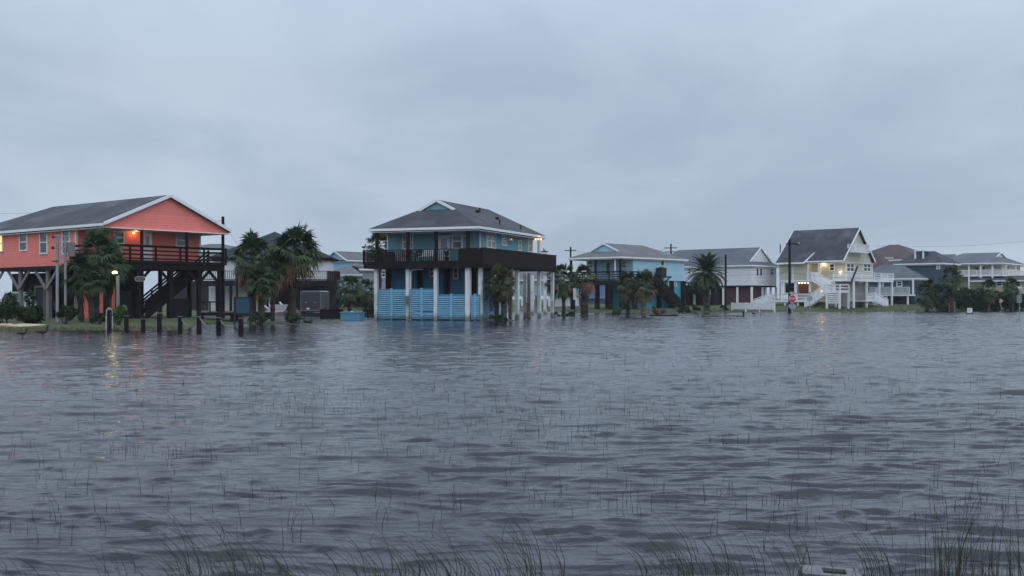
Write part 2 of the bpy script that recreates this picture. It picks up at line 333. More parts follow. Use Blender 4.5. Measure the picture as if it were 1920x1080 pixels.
# ------------------------------------------------------------------ houses
class House:
    """local frame: origin at the near corner on the ground; the left face runs along -x at y=0, the right face along +y at x=0"""
    def __init__(s, label, px, D, th, name='beach_house', group='beach houses on stilts', cat='house'):
        s.o = np.array([(px-960)*D/F, D]); t = R(th); s.th = t
        s.x = np.array([math.cos(t), math.sin(t)]); s.y = np.array([-math.sin(t), math.cos(t)])
        s.root = thing(name, label, cat, (s.o[0], s.o[1], 0), t, group)
    def L(s, px, py=YH, off=0):
        r = np.array([(px-960)/F, 1.0]); k = ((s.o+off*s.y)@s.y)/(r@s.y); p = r*k - s.o
        return float(p@s.x), CH-(py-YH)*k/F
    def Rt(s, px, py=YH, off=0):
        r = np.array([(px-960)/F, 1.0]); k = ((s.o+off*s.x)@s.x)/(r@s.x); p = r*k - s.o
        return float(p@s.y), CH-(py-YH)*k/F
    def at(s, face, px, py, off): return s.L(px, py, off) if face == 'L' else s.Rt(px, py, off)
    def pt(s, face, a, out, z, off):         # a along the face, out = metres in front of the wall plane
        return (a, off-out, z) if face == 'L' else (off+out, a, z)
    def world(s, p): q = s.o + p[0]*s.x + p[1]*s.y; return (float(q[0]), float(q[1]), p[2])
    def part(s, name, mb, m, parent=None, label=None): return mb.build(name, m, parent or s.root, label)
    def fbox(s, mb, face, off, a0, a1, o0, o1, z0, z1):
        p, q = s.pt(face, a0, o0, z0, off), s.pt(face, a1, o1, z1, off); mb.box(p[0], q[0], p[1], q[1], z0, z1)
    def window(s, face, off, px0, px1, py0, py1, glass=None, style='sash', fm=None, name='window', fw=.09, label=None):
        c = (px0+px1)/2; m = (py0+py1)/2
        a0 = s.at(face, px0, m, off)[0]; a1 = s.at(face, px1, m, off)[0]; z1 = s.at(face, c, py0, off)[1]; z0 = s.at(face, c, py1, off)[1]
        if a0 > a1: a0, a1 = a1, a0
        f = MB(); B = lambda *q: s.fbox(f, face, off, *q)
        B(a0, a0+fw, 0, .07, z0, z1); B(a1-fw, a1, 0, .07, z0, z1); B(a0+fw, a1-fw, 0, .07, z1-fw, z1); B(a0+fw, a1-fw, 0, .09, z0, z0+fw)
        if style == 'sash': zm = (z0+z1)/2; B(a0+fw, a1-fw, .0, .06, zm-.035, zm+.035)
        if style == 'pair':
            am = (a0+a1)/2; zm = (z0+z1)/2; B(am-.06, am+.06, 0, .065, z0+fw, z1-fw); B(a0+fw, am-.06, 0, .06, zm-.03, zm+.03); B(am+.06, a1-fw, 0, .06, zm-.03, zm+.03)
        w = s.part(name, f, fm or WHITE, None, label)
        p = MB(); s.fbox(p, face, off, a0+fw*.5, a1-fw*.5, .004, .03, z0+fw*.5, z1-fw*.5); s.part('pane', p, glass or GLASS, w)
        return w
    def door(s, face, off, px0, px1, py0, py1, m=None, fm=None, glass=None):
        c = (px0+px1)/2; a0 = s.at(face, px0, py1, off)[0]; a1 = s.at(face, px1, py1, off)[0]; z1 = s.at(face, c, py0, off)[1]; z0 = s.at(face, c, py1, off)[1]
        if a0 > a1: a0, a1 = a1, a0
        f = MB(); s.fbox(f, face, off, a0, a1, .004, .05, z0, z1); w = s.part('door', f, m or WHITE)
        g = MB()
        for q in ((a0, a0+.1, z0, z1), (a1-.1, a1, z0, z1), (a0+.1, a1-.1, z1-.1, z1)): s.fbox(g, face, off, q[0], q[1], .05, .09, q[2], q[3])
        s.part('door_frame', g, fm or WHITE, w)
        if glass: p = MB(); s.fbox(p, face, off, a0+.22, a1-.22, .05, .065, z0+.9, z1-.25); s.part('pane', p, glass, w)
        h = MB(); am = a1-.17; q = s.pt(face, am, .09, z0+1, off); h.ball(q, .035); s.part('handle', h, BLACK, w)
        return w
    def stilt(s, x, y, z0, z1, w, m, name='stilt', round_=False):
        b = MB(); b.cyl(x, y, z0, z1, w/2, 10) if round_ else b.box(x-w/2, x+w/2, y-w/2, y+w/2, z0, z1); return s.part(name, b, m)
    def rail(s, p, q, z0, z1, m, style='baluster', gap=.14, post=1.9, t=.05, zq=None, name='railing'):
        b = MB(); p, q = Vector((p[0], p[1], 0)), Vector((q[0], q[1], 0)); Ln = (q-p).length; d = (q-p)/Ln; dzq = (zq or 0)
        P_ = lambda u, z: (p.x+d.x*u, p.y+d.y*u, z + dzq*u/Ln)
        b.beam(P_(0, z1-.03), P_(Ln, z1-.03), .13, .06); n = max(1, round(Ln/post))
        for i in (range(n+1) if style != 'solid' else ()): u = Ln*i/n; u = min(max(u, .06), Ln-.06); b.beam(P_(u, z0), P_(u, z1-.06), .1, .1)
        if style == 'baluster':
            b.beam(P_(0, z0+.12), P_(Ln, z0+.12), .06, .08)
            for i in range(1, int(Ln/gap)): b.beam(P_(i*gap, z0+.1), P_(i*gap, z1-.08), .045, .045)
        elif style == 'slat':
            k = max(2, round((z1-z0-.1)/gap))
            for i in range(k): z = z0+.1+(z1-z0-.2)*i/(k-1) if k > 1 else z0; b.beam(P_(0, z), P_(Ln, z), .035, gap*.5)
        elif style == 'solid':
            k = int(Ln/.16); 
            for i in range(k): b.beam(P_(Ln*(i+.5)/k, z0-.1), P_(Ln*(i+.5)/k, z1-.06 - .012*((i*7)%3)), Ln/k*.95, .03 if abs(d.x) < .5 else .03, up=tuple(Vector((-d.y, d.x, 0))))
        elif style == 'wire':
            for i in range(4): z = z0+.2+.2*i; b.beam(P_(0, z), P_(Ln, z), .02, .02)
        return s.part(name, b, m)
    def roof(s, mp, s0, sg, sr, s1, t0, t1, ze, zr, gz, m, trim=None, gmat=None, th=.16, back_gable=False, gname='gable', gbase=None):
        tm = (t0+t1)/2; sl = (zr-ze)/(tm-t0); full = gz <= ze+1e-6; P_ = lambda a, b, c: mp(a, b, c)
        trim = trim or WHITE; dg = (gz-ze)/sl if not full else 0; b = MB()
        for sd in (0, 1):
            tt = t0 if sd == 0 else t1; tg = t0+dg if sd == 0 else t1-dg
            pl = [P_(s0, tt, ze)] + ([] if full else [P_(sg, tg, gz)]) + [P_(sg, tm, zr), P_(sr, tm, zr), P_(s1, tt, ze)]
            b.poly(pl, th)
        if not full: b.poly([P_(s0, t0, ze), P_(s0, t1, ze), P_(sg, t1-dg, gz), P_(sg, t0+dg, gz)], th)
        if not back_gable and abs(s1-sr) > .05: b.poly([P_(s1, t0, ze), P_(sr, tm, zr), P_(s1, t1, ze)], th)
        r = s.part('roof', b, m)
        f = MB(); e = .03
        f.beam(P_(s0-e, t0-e, ze-.11), P_(s1+e, t0-e, ze-.11), .05, .17); f.beam(P_(s0-e, t1+e, ze-.11), P_(s1+e, t1+e, ze-.11), .05, .17)
        if not full: f.beam(P_(s0-e, t0-e, ze-.112), P_(s0-e, t1+e, ze-.112), .05, .17)
        f.beam(P_(s1+e, t0-e, ze-.112), P_(s1+e, t1+e, ze-.112), .05, .17)
        for tt in (t0+dg, t1-dg): f.beam(P_(sg-.05, tt, gz-.06), P_(sg-.05, tm, zr-.06), .07, .19)
        if back_gable:
            for tt in (t0, t1): f.beam(P_(s1+.05, tt, ze-.06), P_(sr+.05, tm, zr-.06), .07, .19)
        s.part('fascia', f, trim, r)
        if gmat:
            g = MB(); zb = gbase if gbase is not None else gz
            i = .25 if full else .12; lo = P_(sg+i, t0+dg, zb), P_(sg+i, t1-dg, zb); n = Vector(P_(sg+i+.12, 0, 0))-Vector(P_(sg+i, 0, 0))
            pts = [lo[0], lo[1], P_(sg+i, t1-dg, gz-th+.02), P_(sg+i, tm, zr-th), P_(sg+i, t0+dg, gz-th+.02)] if full and zb < gz-th else [lo[0], lo[1], P_(sg+i, tm, zr-th*.5)]
            g.prism(pts, n); s.part(gname, g, gmat)
            if back_gable:
                g = MB(); n = -n; g.prism([P_(s1-.25, t0, ze-th), P_(s1-.25, t1, ze-th), P_(s1-.25, tm, zr-th)], n); s.part(gname, g, gmat)
        c = MB(); a, d = P_(s0+.06, t0+.06, ze-.30), P_(s1-.06, t1-.06, ze-.25); c.box(a[0], d[0], a[1], d[1], a[2], d[2]); s.part('soffit', c, trim, r)
        return r
    def stairs(s, p, q, width, m, rail=True, side=None, name='stair', rail_style='slat', risers=None, rm=None, wall=0):
        """straight flight from p (top) to q (bottom)"""
        p, q = Vector(p), Vector(q); hd = Vector((q.x-p.x, q.y-p.y, 0)); Ln = hd.length; d = hd/Ln; sd = Vector((-d.y, d.x, 0)); b = MB()
        for k in (-1, 1): b.beam(p+sd*k*width/2, q+sd*k*width/2, .06, .3)
        n = risers or max(3, int(abs(p.z-q.z)/.2))
        for i in range(n):
            c = p+(q-p)*((i+.5)/n); b.beam(c-sd*(width/2-.03), c+sd*(width/2-.03), .27, .045)
        st = s.part(name, b, m)
        if rail:
            r = MB(); up = Vector((0,0,1))
            for k in ((-1, 1) if side is None else (side,)):
                e = sd*k*(width/2+.05); r.beam(p+e+up*.95, q+e+up*.95, .08, .1)
                for i in range(5): c = p+(q-p)*(i/4.0)+e; r.beam(c-up*.1, c+up*.95, .09, .09)
                if rail_style == 'slat':
                    for h in (.28, .5, .72): r.beam(p+e+up*h, q+e+up*h, .03, .12)
                elif rail_style == 'solid':
                    for h in (.1, .26, .42, .58, .74): r.beam(p+e+up*h, q+e+up*h, .03, .152)
                else:
                    for i in range(1, n): c = p+(q-p)*(i/n)+e; r.beam(c, c+up*.92, .04, .04)
            s.part('handrail', r, rm or m, st)
        return st
    def lamp(s, face, off, px, py, m, r=.09, watts=12, col=(1,.7,.35), name='wall_lamp'):
        a, z = s.at(face, px, py, off); b = MB(); c = s.pt(face, a, .1, z, off)
        b.tube([s.pt(face, a, 0, z+.05, off), s.pt(face, a, .06, z+.1, off), s.pt(face, a, .1, z+.08, off)], .03, 6); w = s.part(name, b, BLACK)
        g = MB(); g.ball(c, r); s.part('bulb', g, m, w)
        if watts:
            l = bpy.data.lights.new('bulb_light', 'POINT'); l.energy = watts; l.color = col; l.shadow_soft_size = .1
            o = bpy.data.objects.new('bulb_light', l); COL.objects.link(o); o.parent = s.root; o.location = s.pt(face, a, .35, z, off)
        return w
XR = lambda a, b, c: (-a, b, c)      # ridge along the left face
YR = lambda a, b, c: (b, a, c)       # ridge along the right face

# ---- coral house at the left
H = House('coral stilt house with charcoal roof and dark railed porch at the left edge', 194, 66, -39)
H.roof(XR, 0, 0, 14.6, 18.5, 0, 9.25, 6.1, 8.12, 6.1, ROOF, WHITE, ORANGE, gbase=5.86)
b = MB(); b.box(-17.5, -3.9, .45, 8.5, 3.6, 5.86); b.box(-3.9, -2.2, 1.9, 8.35, 3.9, 5.86); H.part('wall', b, ORANGE)
b = MB(); b.box(-3.96, -3.84, .37, .52, 3.6, 5.86); H.part('corner_trim', b, WHITE)
b = MB(); b.box(-2.26, -2.13, 8.28, 8.42, 3.9, 5.84); H.part('corner_trim', b, WHITE)
b = MB(); b.box(-3.9, 0, 0, 8.95, 3.72, 3.9); b.box(-17.4, -.1, .1, .3, 3.35, 3.6); b.box(-.3, -.1, .1, 8.85, 3.35, 3.72); b.box(-3.8, -3.6, .3, 8.8, 3.35, 3.72); b.box(-17.4, -3.9, .5, 8.4, 3.45, 3.6)
for i in range(7): b.box(-3.6, -.3, .8+1.2*i, .88+1.2*i, 3.5, 3.72)
H.part('deck', b, DARKWOOD)
H.rail((0, 0), (0, 8.95), 3.9, 4.85, DARKWOOD, 'slat', .19); H.rail((-3.9, .02), (0, .02), 3.9, 4.85, DARKWOOD, 'slat', .19)
for px in (266, 350, 418): a = H.Rt(px, off=-.2)[0]; H.stilt(-.2, a, 3.9, 5.86, .14, DARKWOOD, 'porch_post')
H.stilt(-.2, .2, 3.9, 5.86, .14, DARKWOOD, 'porch_post')
H.window('L', .45, -8, 6.5, 440, 473, LITWIN, label='lit window at the left edge'); H.window('L', .45, 37.5, 52, 436.5, 471); H.window('L', .45, 75.5, 90, 432.5, 476.5); H.window('L', .45, 117, 132, 429, 477)
H.window('R', -2.2, 329, 351, 438, 463, GLASS_L); H.window('R', -2.2, 212, 233, 433, 458)
H.door('R', -2.2, 267, 284, 436, 489, WHITE, WHITE, GLASS_L)
H.lamp('R', -2.2, 249, 437, LAMP_O, .09, 8, (1,.5,.2))
for x in (-.35, -3.7, -7.2, -10.8, -14.4):
    for y in (.35, 2.6, 4.9, 7.0, 8.6): H.stilt(x, y, -.1, 3.45, .3, GREYWOOD if (y < 1 and x < -3) else DARKWOOD, 'stilt', True)
for x0, x1 in ((-3.7, -7.2), (-7.2, -10.8), (-10.8, -14.4)):
    for a, c in ((x0, x0+(x1-x0)*.42), (x1, x1-(x1-x0)*.42)):
        b = MB(); b.beam((a, .22, 2.1), (c, .22, 3.42), .09, .18); H.part('brace', b, GREYWOOD)
for y0, y1 in ((2.6, 4.9), (4.9, 7.0), (.35, 2.6), (7.0, 8.6)):
    for a, c in ((y0, y0+.9), (y1, y1-.9)):
        b = MB(); b.beam((-.35, a, 2.5), (-.35, c, 3.42), .1, .16); H.part('brace', b, DARKWOOD)
H.stairs((-1.7, 8.3, 3.75), (-1.7, 3.6, .3), 1.1, DARKWOOD, rail_style='slat')
b = MB(); a0, a1 = H.L(176, off=1.3)[0], H.L(212, off=1.3)[0]
for i in range(9): b.box(a0, a1, 1.3, 1.34, .25+.26*i, .47+.26*i)
b.box(a0, a1, 1.36, 1.42, .1, 2.7); a0, a1 = H.L(149, off=1.3)[0], H.L(165, off=1.3)[0]; b.box(a0, a1, 1.3, 1.4, .1, 2.6); H.part('storage_panel', b, CORAL_SHADE)
b = MB(); a0, a1 = H.L(66, off=1.0)[0], H.L(98, off=1.0)[0]; b.box(a0, a1, 1.0, 1.1, .1, 2.35); dk = H.part('storage_door', b, DARKROOM)
b = MB()
for q in (a0, (a0+a1)/2+.1, a1-.08): b.box(q, q+.09, .93, 1.0, .1, 2.35)
b.box(a0, a1, .925, 1.0, 2.25, 2.36); H.part('door_frame', b, GREYWOOD, dk)
b = MB(); b.box(-17.3, -5, 5.6, 5.8, 0, 3.4); b.box(-17.3, -7.3, 3.0, 3.2, 0, 3.3); H.part('ground_room_or_backing', b, DARKROOM)  # added dark backing walls, standing in for the shade under the house
b = MB(); b.box(-2.9, -2.1, 2.2, 3.2, .1, 2.0); H.part('storage_box', b, BLACK)
b = MB(); b.box(-2.8, -2.0, 6.2, 7.4, .1, 1.5); H.part('storage_box', b, BLACK); HO = H
# ---- blue house in the middle
H = House('two tone blue stilt house with dark wraparound deck and white pillars in the middle', 904.5, 74, -22); HB = H
H.roof(YR, .3, 2.5, 11.9, 13.45, -8.9, -.4, 6.47, 8.58, 7.86, ROOF, WHITE, BLUE)
b = MB(); b.box(-8.75, -1.4, 2.8, 13.1, 4.05, 6.2); H.part('wall', b, BLUE)
for x, y in ((-8.75, 2.8), (-1.4, 2.8), (-1.4, 13.1)):
    b = MB(); b.box(x-.07, x+.03, y-.03, y+.07, 4.05, 6.19); H.part('corner_trim', b, WHITE)
b = MB(); b.box(-9.25, 0, 0, 14.8, 3.92, 4.05); b.box(-9.2, -.05, .05, .13, 3.62, 3.92); b.box(-.13, -.05, .13, 14.75, 3.62, 3.92); b.box(-9.2, -9.1, .13, 14.75, 3.62, 3.92)
for i in range(10): b.box(-9.1, -.13, 1.0+1.45*i, 1.1+1.45*i, 3.68, 3.92)
H.part('deck', b, DARKWOOD)
xs = H.L(862)[0]
H.rail((-9.25, .03), (xs, .03), 3.95, 4.93, DARKWOOD, 'baluster', .15); H.rail((xs, .03), (-.02, .03), 3.85, 4.95, BROWNWOOD, 'solid'); H.rail((0, .02), (0, 14.8), 3.85, 4.98, BROWNWOOD, 'solid')
H.rail((-9.23, .05), (-9.23, 14.8), 3.95, 4.93, DARKWOOD, 'baluster', .3)
for px in (707, 765, 818, 877.5): H.stilt(H.L(px, off=.6)[0], .6, 4.05, 6.2, .2, DARKWOOD, 'porch_post')
H.stilt(-.62, H.Rt(1010.5, off=-.62)[0], 4.05, 6.2, .2, WHITE_POST, 'porch_post'); H.stilt(-8.6, 13.0, 4.05, 6.2, .2, DARKWOOD, 'porch_post')
for px, w in ((705.7, .24), (765, .24), (817.7, .26), (878, .33)): H.stilt(H.L(px, off=.45)[0], .45, -.4, 3.62, w, WHITE_POST, 'pillar')
for px, w in ((901, .24), (925, .2), (969.5, .28), (1011, .25), (1035.7, .24)): H.stilt(-.45, H.Rt(px, off=-.45)[0], -.4, 3.62, w, WHITE_POST, 'pillar')
for px, o, m in ((985, -3, WHITE_POST), (991, -3.2, GREYWOOD), (957, -3, GREYWOOD), (998, -6, WHITE_POST), (1022, -6, WHITE_POST)): H.stilt(o, H.Rt(px, off=o)[0], -.4, 3.62, .24, m, 'pillar')
for px in (728, 787, 838, 889): H.stilt(H.L(px, off=2.9)[0], 2.9, -.3, 3.62, .3, DARKWOOD, 'stilt')
a0, a1 = H.L(732, off=3.2)[0], H.L(866, off=3.2)[0]
b = MB(); b.box(a0, a1, 3.2, 8.5, -.1, 3.68); H.part('ground_room_or_backing', b, BLUE_LOW)
H.window('L', 3.2, 805, 815, 499, 519); H.window('L', 3.2, 850, 860, 501.5, 523.5)
H.window('L', 2.8, 755, 764, 439, 468, GLASS_L); H.window('L', 2.8, 768.5, 775, 439, 468, GLASS_D)
H.window('L', 2.8, 847.5, 868, 437, 468, GLASS_D, 'sash', fw=.12); H.door('L', 2.8, 822, 844, 441, 491, WHITE, WHITE, GLASS_L)
b = MB(); x0, x1 = H.L(820, off=2.3)[0], H.L(876, off=2.3)[0]; b.tube([(x0, 2.3, 5.93), (x1, 2.3, 5.93)], .05, 8); H.part('pipe', b, WHITE)
H.window('R', -1.4, 911.5, 928.5, 437, 466, GLASS_L, 'pair', fw=.08); H.window('R', -1.4, 940, 949, 441, 461.5, GLASS_L); H.window('R', -1.4, 953.5, 962, 442, 452, GLASS, 'plain'); H.window('R', -1.4, 970.5, 977, 450, 470.5, GLASS_L); H.window('R', -1.4, 988.5, 996.5, 447.5, 473, GLASS_L)
def on_right_slope(h, px, py, te, tm, ze, zr):
    x = te
    for _ in range(40):
        y, z = h.Rt(px, py, x); zt = ze+(zr-ze)*(te-x)/(te-tm); x += .3*(zt-z)*-1 if False else 0
        xn = te-(z-ze)/(zr-ze)*(te-tm); x = x*.6+xn*.4
    return x, y, z
for px, py, k in ((895.5, 399, 0), (899.5, 398, 1), (932.5, 412, 0), (937, 421, 1), (976, 430, 1)):
    x, y, z = on_right_slope(H, px, py, -.4, -4.65, 6.47, 8.58); b = MB()
    if k: b.cyl(x, y, z-.15, z+.3, .06, 8); b.cyl(x, y, z+.3, z+.34, .09, 8)
    else: b.cyl(x, y, z-.15, z+.12, .09, 8); b.ball((x, y, z+.14), .17, (1,1,.7))
    H.part('roof_vent', b, BLACK)
for i, px in enumerate((1002, 1007, 1012)):
    H.lamp('R', -.5, px, 448.5, LAMP_O, .075, 5 if i == 1 else 0, (1,.5,.2), 'eave_lamp')
for dzm, r_ in ((558.5, .16), (565.5, .13)):
    x, z = H.L(764, dzm, .3); b = MB(); b.box(x-.15, x+.15, .18, .32, z-.16, z+.16); mbx = H.part('meter_box', b, STEEL); g = MB(); g.tube([(x, .18, z), (x, .1, z)], r_*.8, 10); H.part('dial', g, GREYWOOD, mbx)
b = MB(); x, z = H.L(770, 500, .5); b.tube([(x, .5, 0), (x, .5, 3.4), (x+.2, .5, 3.55), (x+1.0, .5, 3.55)], .045, 8); H.part('pipe', b, WHITE)
# slatted fence panels between the pillars
def slat_fence(h, face, off, px0, px1, zt, label, droop=False):
    a0, a1 = h.at(face, px0, YH, off)[0], h.at(face, px1, YH, off)[0]; am = (a0+a1)/2
    o = h.world(h.pt(face, am, 0, 0, off)); rz = h.th + (0 if face == 'L' else R(90)); w = abs(a1-a0)
    t = thing('slatted_fence', label, 'fence', o, rz, 'blue slatted fence panels under the blue house'); b = MB(); n = int((zt-.12)/.145)
    for i in range(n):
        z = .14+.145*i; k = .05*rnd.uniform(-1,1)*.3
        if droop and i == 3: b.beam((-w/2, -.03, z+.05), (0, -.03, z-.1), .03, .1); continue
        b.beam((-w/2, -.03, z+k*.3), (w/2, -.03, z-k*.3), .03, .085, up=(0, .35, 1))
    b.build('slat_panel', FENCE_BLUE, t); g = MB(); g.box(-w/2, w/2, .03, .06, .05, zt-.02); g.build('backing', BLUE_LOW, t)
    p = MB(); p.box(-.09, .09, -.085, -.045, .0, zt+.03); p.build('batten', FENCE_BLUE, t)
slat_fence(H, 'L', .42, 709, 761, 2.2, 'tall blue slatted fence panel left of the pillar with meter boxes'); slat_fence(H, 'L', .42, 769, 814, 2.22, 'tall blue slatted fence panel with one drooping slat', True)
slat_fence(H, 'L', .42, 821, 873, 1.82, 'low blue slatted fence panel left of the thickest white pillar'); slat_fence(H, 'R', -.5, 904, 923, 1.8, 'blue slatted fence panel behind the two short palms')
slat_fence(H, 'L', .42, 883.5, 899.5, 1.8, 'narrow blue slatted fence panel right of the thickest white pillar')
slat_fence(H, 'R', -.5, 927, 943, 1.75, 'blue slatted fence panel farthest right, beyond the round hose reel')
# ---- pale blue house right of it
H = House('pale blue stilt house with grey roof, dark deck and teal ground floor', 1163.7, 122, -43)
H.roof(YR, 0, 1.8, 9.4, 13.35, -7.67, 0, 6.24, 7.9, 6.92, ROOF2, WHITE, PALEBLUE)
b = MB(); b.box(-7.2, -.4, 2.84, 13.1, 3.62, 5.97); H.part('wall', b, PALEBLUE)
b = MB(); b.box(-7.5, .3, 0, 2.84, 3.4, 3.6); b.box(-.4, .9, 2.84, 5.0, 3.4, 3.6); b.box(-7.5, .3, .0, .12, 3.05, 3.4); b.box(.2, .3, .12, 2.8, 3.05, 3.4); H.part('deck', b, DARKWOOD)
H.rail((-7.5, .05), (.3, .05), 3.6, 4.6, DARKWOOD, 'slat', .25); H.rail((.3, .05), (.3, 2.84), 3.6, 4.6, DARKWOOD, 'slat', .25); H.rail((.85, 2.84), (.85, 4.7), 3.6, 4.6, DARKWOOD, 'wire')
for px in (1071, 1117, 1163): H.stilt(H.L(px, off=.3)[0], .3, 3.6, 5.97, .2, DARKWOOD, 'porch_post')
H.stilt(H.L(1153.5, off=.3)[0], .3, 3.6, 5.97, .12, WHITE, 'porch_post')
for px in (1074, 1119.7, 1144, 1166): H.stilt(H.L(px, off=.5)[0], .5, -.2, 3.1, .42, DARKWOOD, 'stilt')
for px in (1190, 1236, 1259.5, 1281.5): H.stilt(-.3, H.Rt(px, off=-.3)[0], -.2, 3.62, .42, DARKWOOD, 'stilt')
for x in (-2.8, -5.4, -7):
    for y in (4.5, 8.5, 12.6): H.stilt(x, y, -.2, 3.6, .36, DARKWOOD, 'stilt')
b = MB(); b.box(-5.2, -.6, 5.2, 13.0, 0, 3.6); H.part('ground_room_or_backing', b, TEAL)
b = MB(); b.box(-.6, -.5, 5.2, 13.0, 1.62, 1.72); H.part('band', b, BLUE_LOW)
H.window('R', -.6, 1237, 1243.5, 525, 538, GLASS_L); H.window('R', -.6, 1263.5, 1268, 527, 537, GLASS)
b = MB(); y0, _ = H.Rt(1253, off=-.6); b.box(-.6, -.52, y0-.1, y0+.1, 1.8, 3.5); H.part('pipe', b, WHITE)
H.window('R', -.4, 1238, 1244.8, 488, 499, GLASS_D, 'plain')
H.stairs((.5, 5.0, 3.5), (.5, 10.6, .2), 1.1, DARKWOOD, rail_style='solid')
y0, y1 = H.Rt(1228, off=.2)[0], H.Rt(1253, off=.2)[0]
b = MB(); b.box(-.4, .7, y0, y1, 3.95, 4.1); b.beam((-.35, y0+.3, 3.2), (.6, y0+.3, 3.95), .1); b.beam((-.35, y1-.3, 3.2), (.6, y1-.3, 3.95), .1); H.part('shelf', b, DARKWOOD)
b = MB(); yc = (y0+y1)/2; b.box(-.2, .5, yc-.55, yc+.55, 4.1, 5.1); b.cyl(.15, yc, 5.1, 5.16, .3, 12); ac = H.part('cooling_unit', b, BLACK)
H.window('L', 2.84, 1101, 1112, 489, 503, GLASS_D); H.window('L', 2.84, 1166, 1176, 489, 503, GLASS); H.door('L', 2.84, 1136, 1146, 490, 513, NAVY, WHITE, GLASS_D)
# ---- white house
H = House('long white house with grey gable roof and maroon garage panels below', 1410, 135, -42)
H.roof(XR, 0, .7, 13.0, 15.5, 0, 6.95, 5.7, 8.0, 6.15, ROOF3, WHITE, WHITE_SIDE)
b = MB(); b.box(-15.2, -.3, .3, 6.7, 3.15, 5.45); H.part('wall', b, WHITE_SIDE)
b = MB(); b.box(-15.2, -.3, .3, 6.7, 2.95, 3.13); H.part('floor_beam', b, DARKWOOD)
for px in (1302, 1330, 1356.5, 1382.7, 1409.5): H.stilt(H.L(px, off=.45)[0], .45, .4, 2.95, .22, WHITE, 'pillar')
for px in (1429.5, 1435.5, 1445, 1455): H.stilt(-.5, H.Rt(px, off=-.5)[0], .4, 2.95, .2, WHITE, 'pillar')
for p0, p1 in ((1358.5, 1381), (1384.5, 1407.5)):
    b = MB(); b.box(H.L(p0, off=.7)[0], H.L(p1, off=.7)[0], .7, .8, .5, 2.93); H.part('garage_panel', b, MAROON)
b = MB(); b.box(-.78, -.68, .9, H.Rt(1428, off=-.6)[0], .5, 2.93); H.part('garage_panel', b, MAROON)
b = MB(); b.box(-6.5, -5.1, .8, .9, .5, 2.93); b.box(-14, -5.1, 4.5, 4.6, .5, 2.9); b.box(-3, -1, 5.4, 5.5, .5, 2.9); H.part('ground_room_or_backing', b, DARKROOM)
H.window('R', -.3, 1417.5, 1421.8, 503, 517, GLASS_D, 'plain', fw=.05); H.window('R', -.3, 1424, 1428.5, 503, 517, GLASS_D, 'plain', fw=.05); H.window('R', -.3, 1443.5, 1449.5, 504, 515, GLASS_D, fw=.06)
H.window('L', .3, 1290, 1296, 503, 514, GLASS_D)
b = MB(); b.box(-14.8, -8.2, -1.6, .2, 2.5, 2.7)
for x in (-14.6, -11.5, -8.4): b.box(x-.1, x+.1, -1.5, -1.3, .4, 2.5)
H.part('deck', b, DARKWOOD); H.rail((-14.8, -1.55), (-8.2, -1.55), 2.7, 3.6, DARKWOOD, 'slat', .3); H.rail((-8.2, -1.5), (-8.2, .2), 2.7, 3.6, DARKWOOD, 'slat', .3)
H.stairs((-8.1, -.7, 2.6), (-5.4, -.7, .6), .9, DARKWOOD)
# ---- sage house with tall roof
H = House('sage green house with steep charcoal roof, white stairs and lit porch lamps', 1580, 130, -43)
H.roof(XR, -.1, -.1, 8.75, 8.75, 0, 8.6, 6.1, 10.15, 6.1, ROOF, WHITE, None, back_gable=True)
b = MB(); b.box(-8.5, -4.6, .2, 8.4, 3.75, 5.86); b.box(-4.6, -.2, 1.3, 8.4, 3.75, 5.86)
b.prism([(-.33, .2, 5.86), (-.33, 8.4, 5.86), (-.33, 4.3, 9.9)], (.13, 0, 0)); b.prism([(-8.5, .2, 5.86), (-8.5, 8.4, 5.86), (-8.5, 4.3, 9.9)], (.13, 0, 0)); H.part('wall', b, SAGE)
for x, y in ((-8.5, .2), (-4.6, .2), (-6.6, .2), (-.2, 1.3), (-.2, 8.4)):
    b = MB(); b.box(x-.08, x+.04, y-.04, y+.08, 3.75, 5.85); H.part('corner_trim', b, WHITE)
b = MB(); b.box(-8.5, -4.6, .12, .2, 3.62, 3.75); H.part('floor_trim', b, WHITE)
b = MB(); b.box(-8.3, -.5, 2.2, 8.3, .5, 3.6); H.part('ground_room_or_backing', b, GREYTEAL if False else mat('pale ground floor boards', (.43,.43,.40), .7, .1, 1, lap=.2))
for px in (1466, 1492, 1519): H.stilt(H.L(px, off=.4)[0], .4, 1.2, 3.62, .25, WHITE, 'pillar')
b = MB(); b.box(-8.6, -.2, .2, 2.2, 3.5, 3.62); b.box(-8.8, -3.4, -1.4, 2.2, 1.08, 1.2); b.box(-4.6, 1.5, -.1, 1.3, 3.6, 3.75); b.box(-.2, 1.5, 1.3, 10.8, 3.55, 3.75); H.part('deck', b, WHITE)
H.rail((-8.8, -1.38), (-3.4, -1.38), 1.2, 2.1, WHITE, 'slat', .26); H.rail((-4.6, -.08), (-3.4, -.08), 3.75, 4.7, WHITE, 'slat', .22); H.rail((-1.2, -.08), (1.5, -.08), 3.75, 4.65, WHITE, 'slat', .2); H.rail((1.48, -.08), (1.48, 10.8), 3.75, 4.65, WHITE, 'slat', .2); H.rail((1.48, 10.8), (-.2, 10.8), 3.75, 4.65, WHITE, 'slat', .2)
for y in (.1, 3.5, 7.0, 10.6): H.stilt(1.35, y, .4, 3.55, .2, WHITE, 'pillar')
for x in (-8.6, -6.9, -5.2, -3.6): H.stilt(x, -1.2, .3, 1.08, .2, WHITE, 'pillar')
H.stairs((-3.3, -.7, 3.75), (-.9, -.7, 2.35), 1.1, WHITE, rail_style='slat')
b = MB(); b.box(-.9, .9, -2.5, -.1, 2.2, 2.35)
for x in (-.8, .8):
    for y in (-2.4, -.2): b.box(x-.1, x+.1, y-.1, y+.1, .3, 2.2)
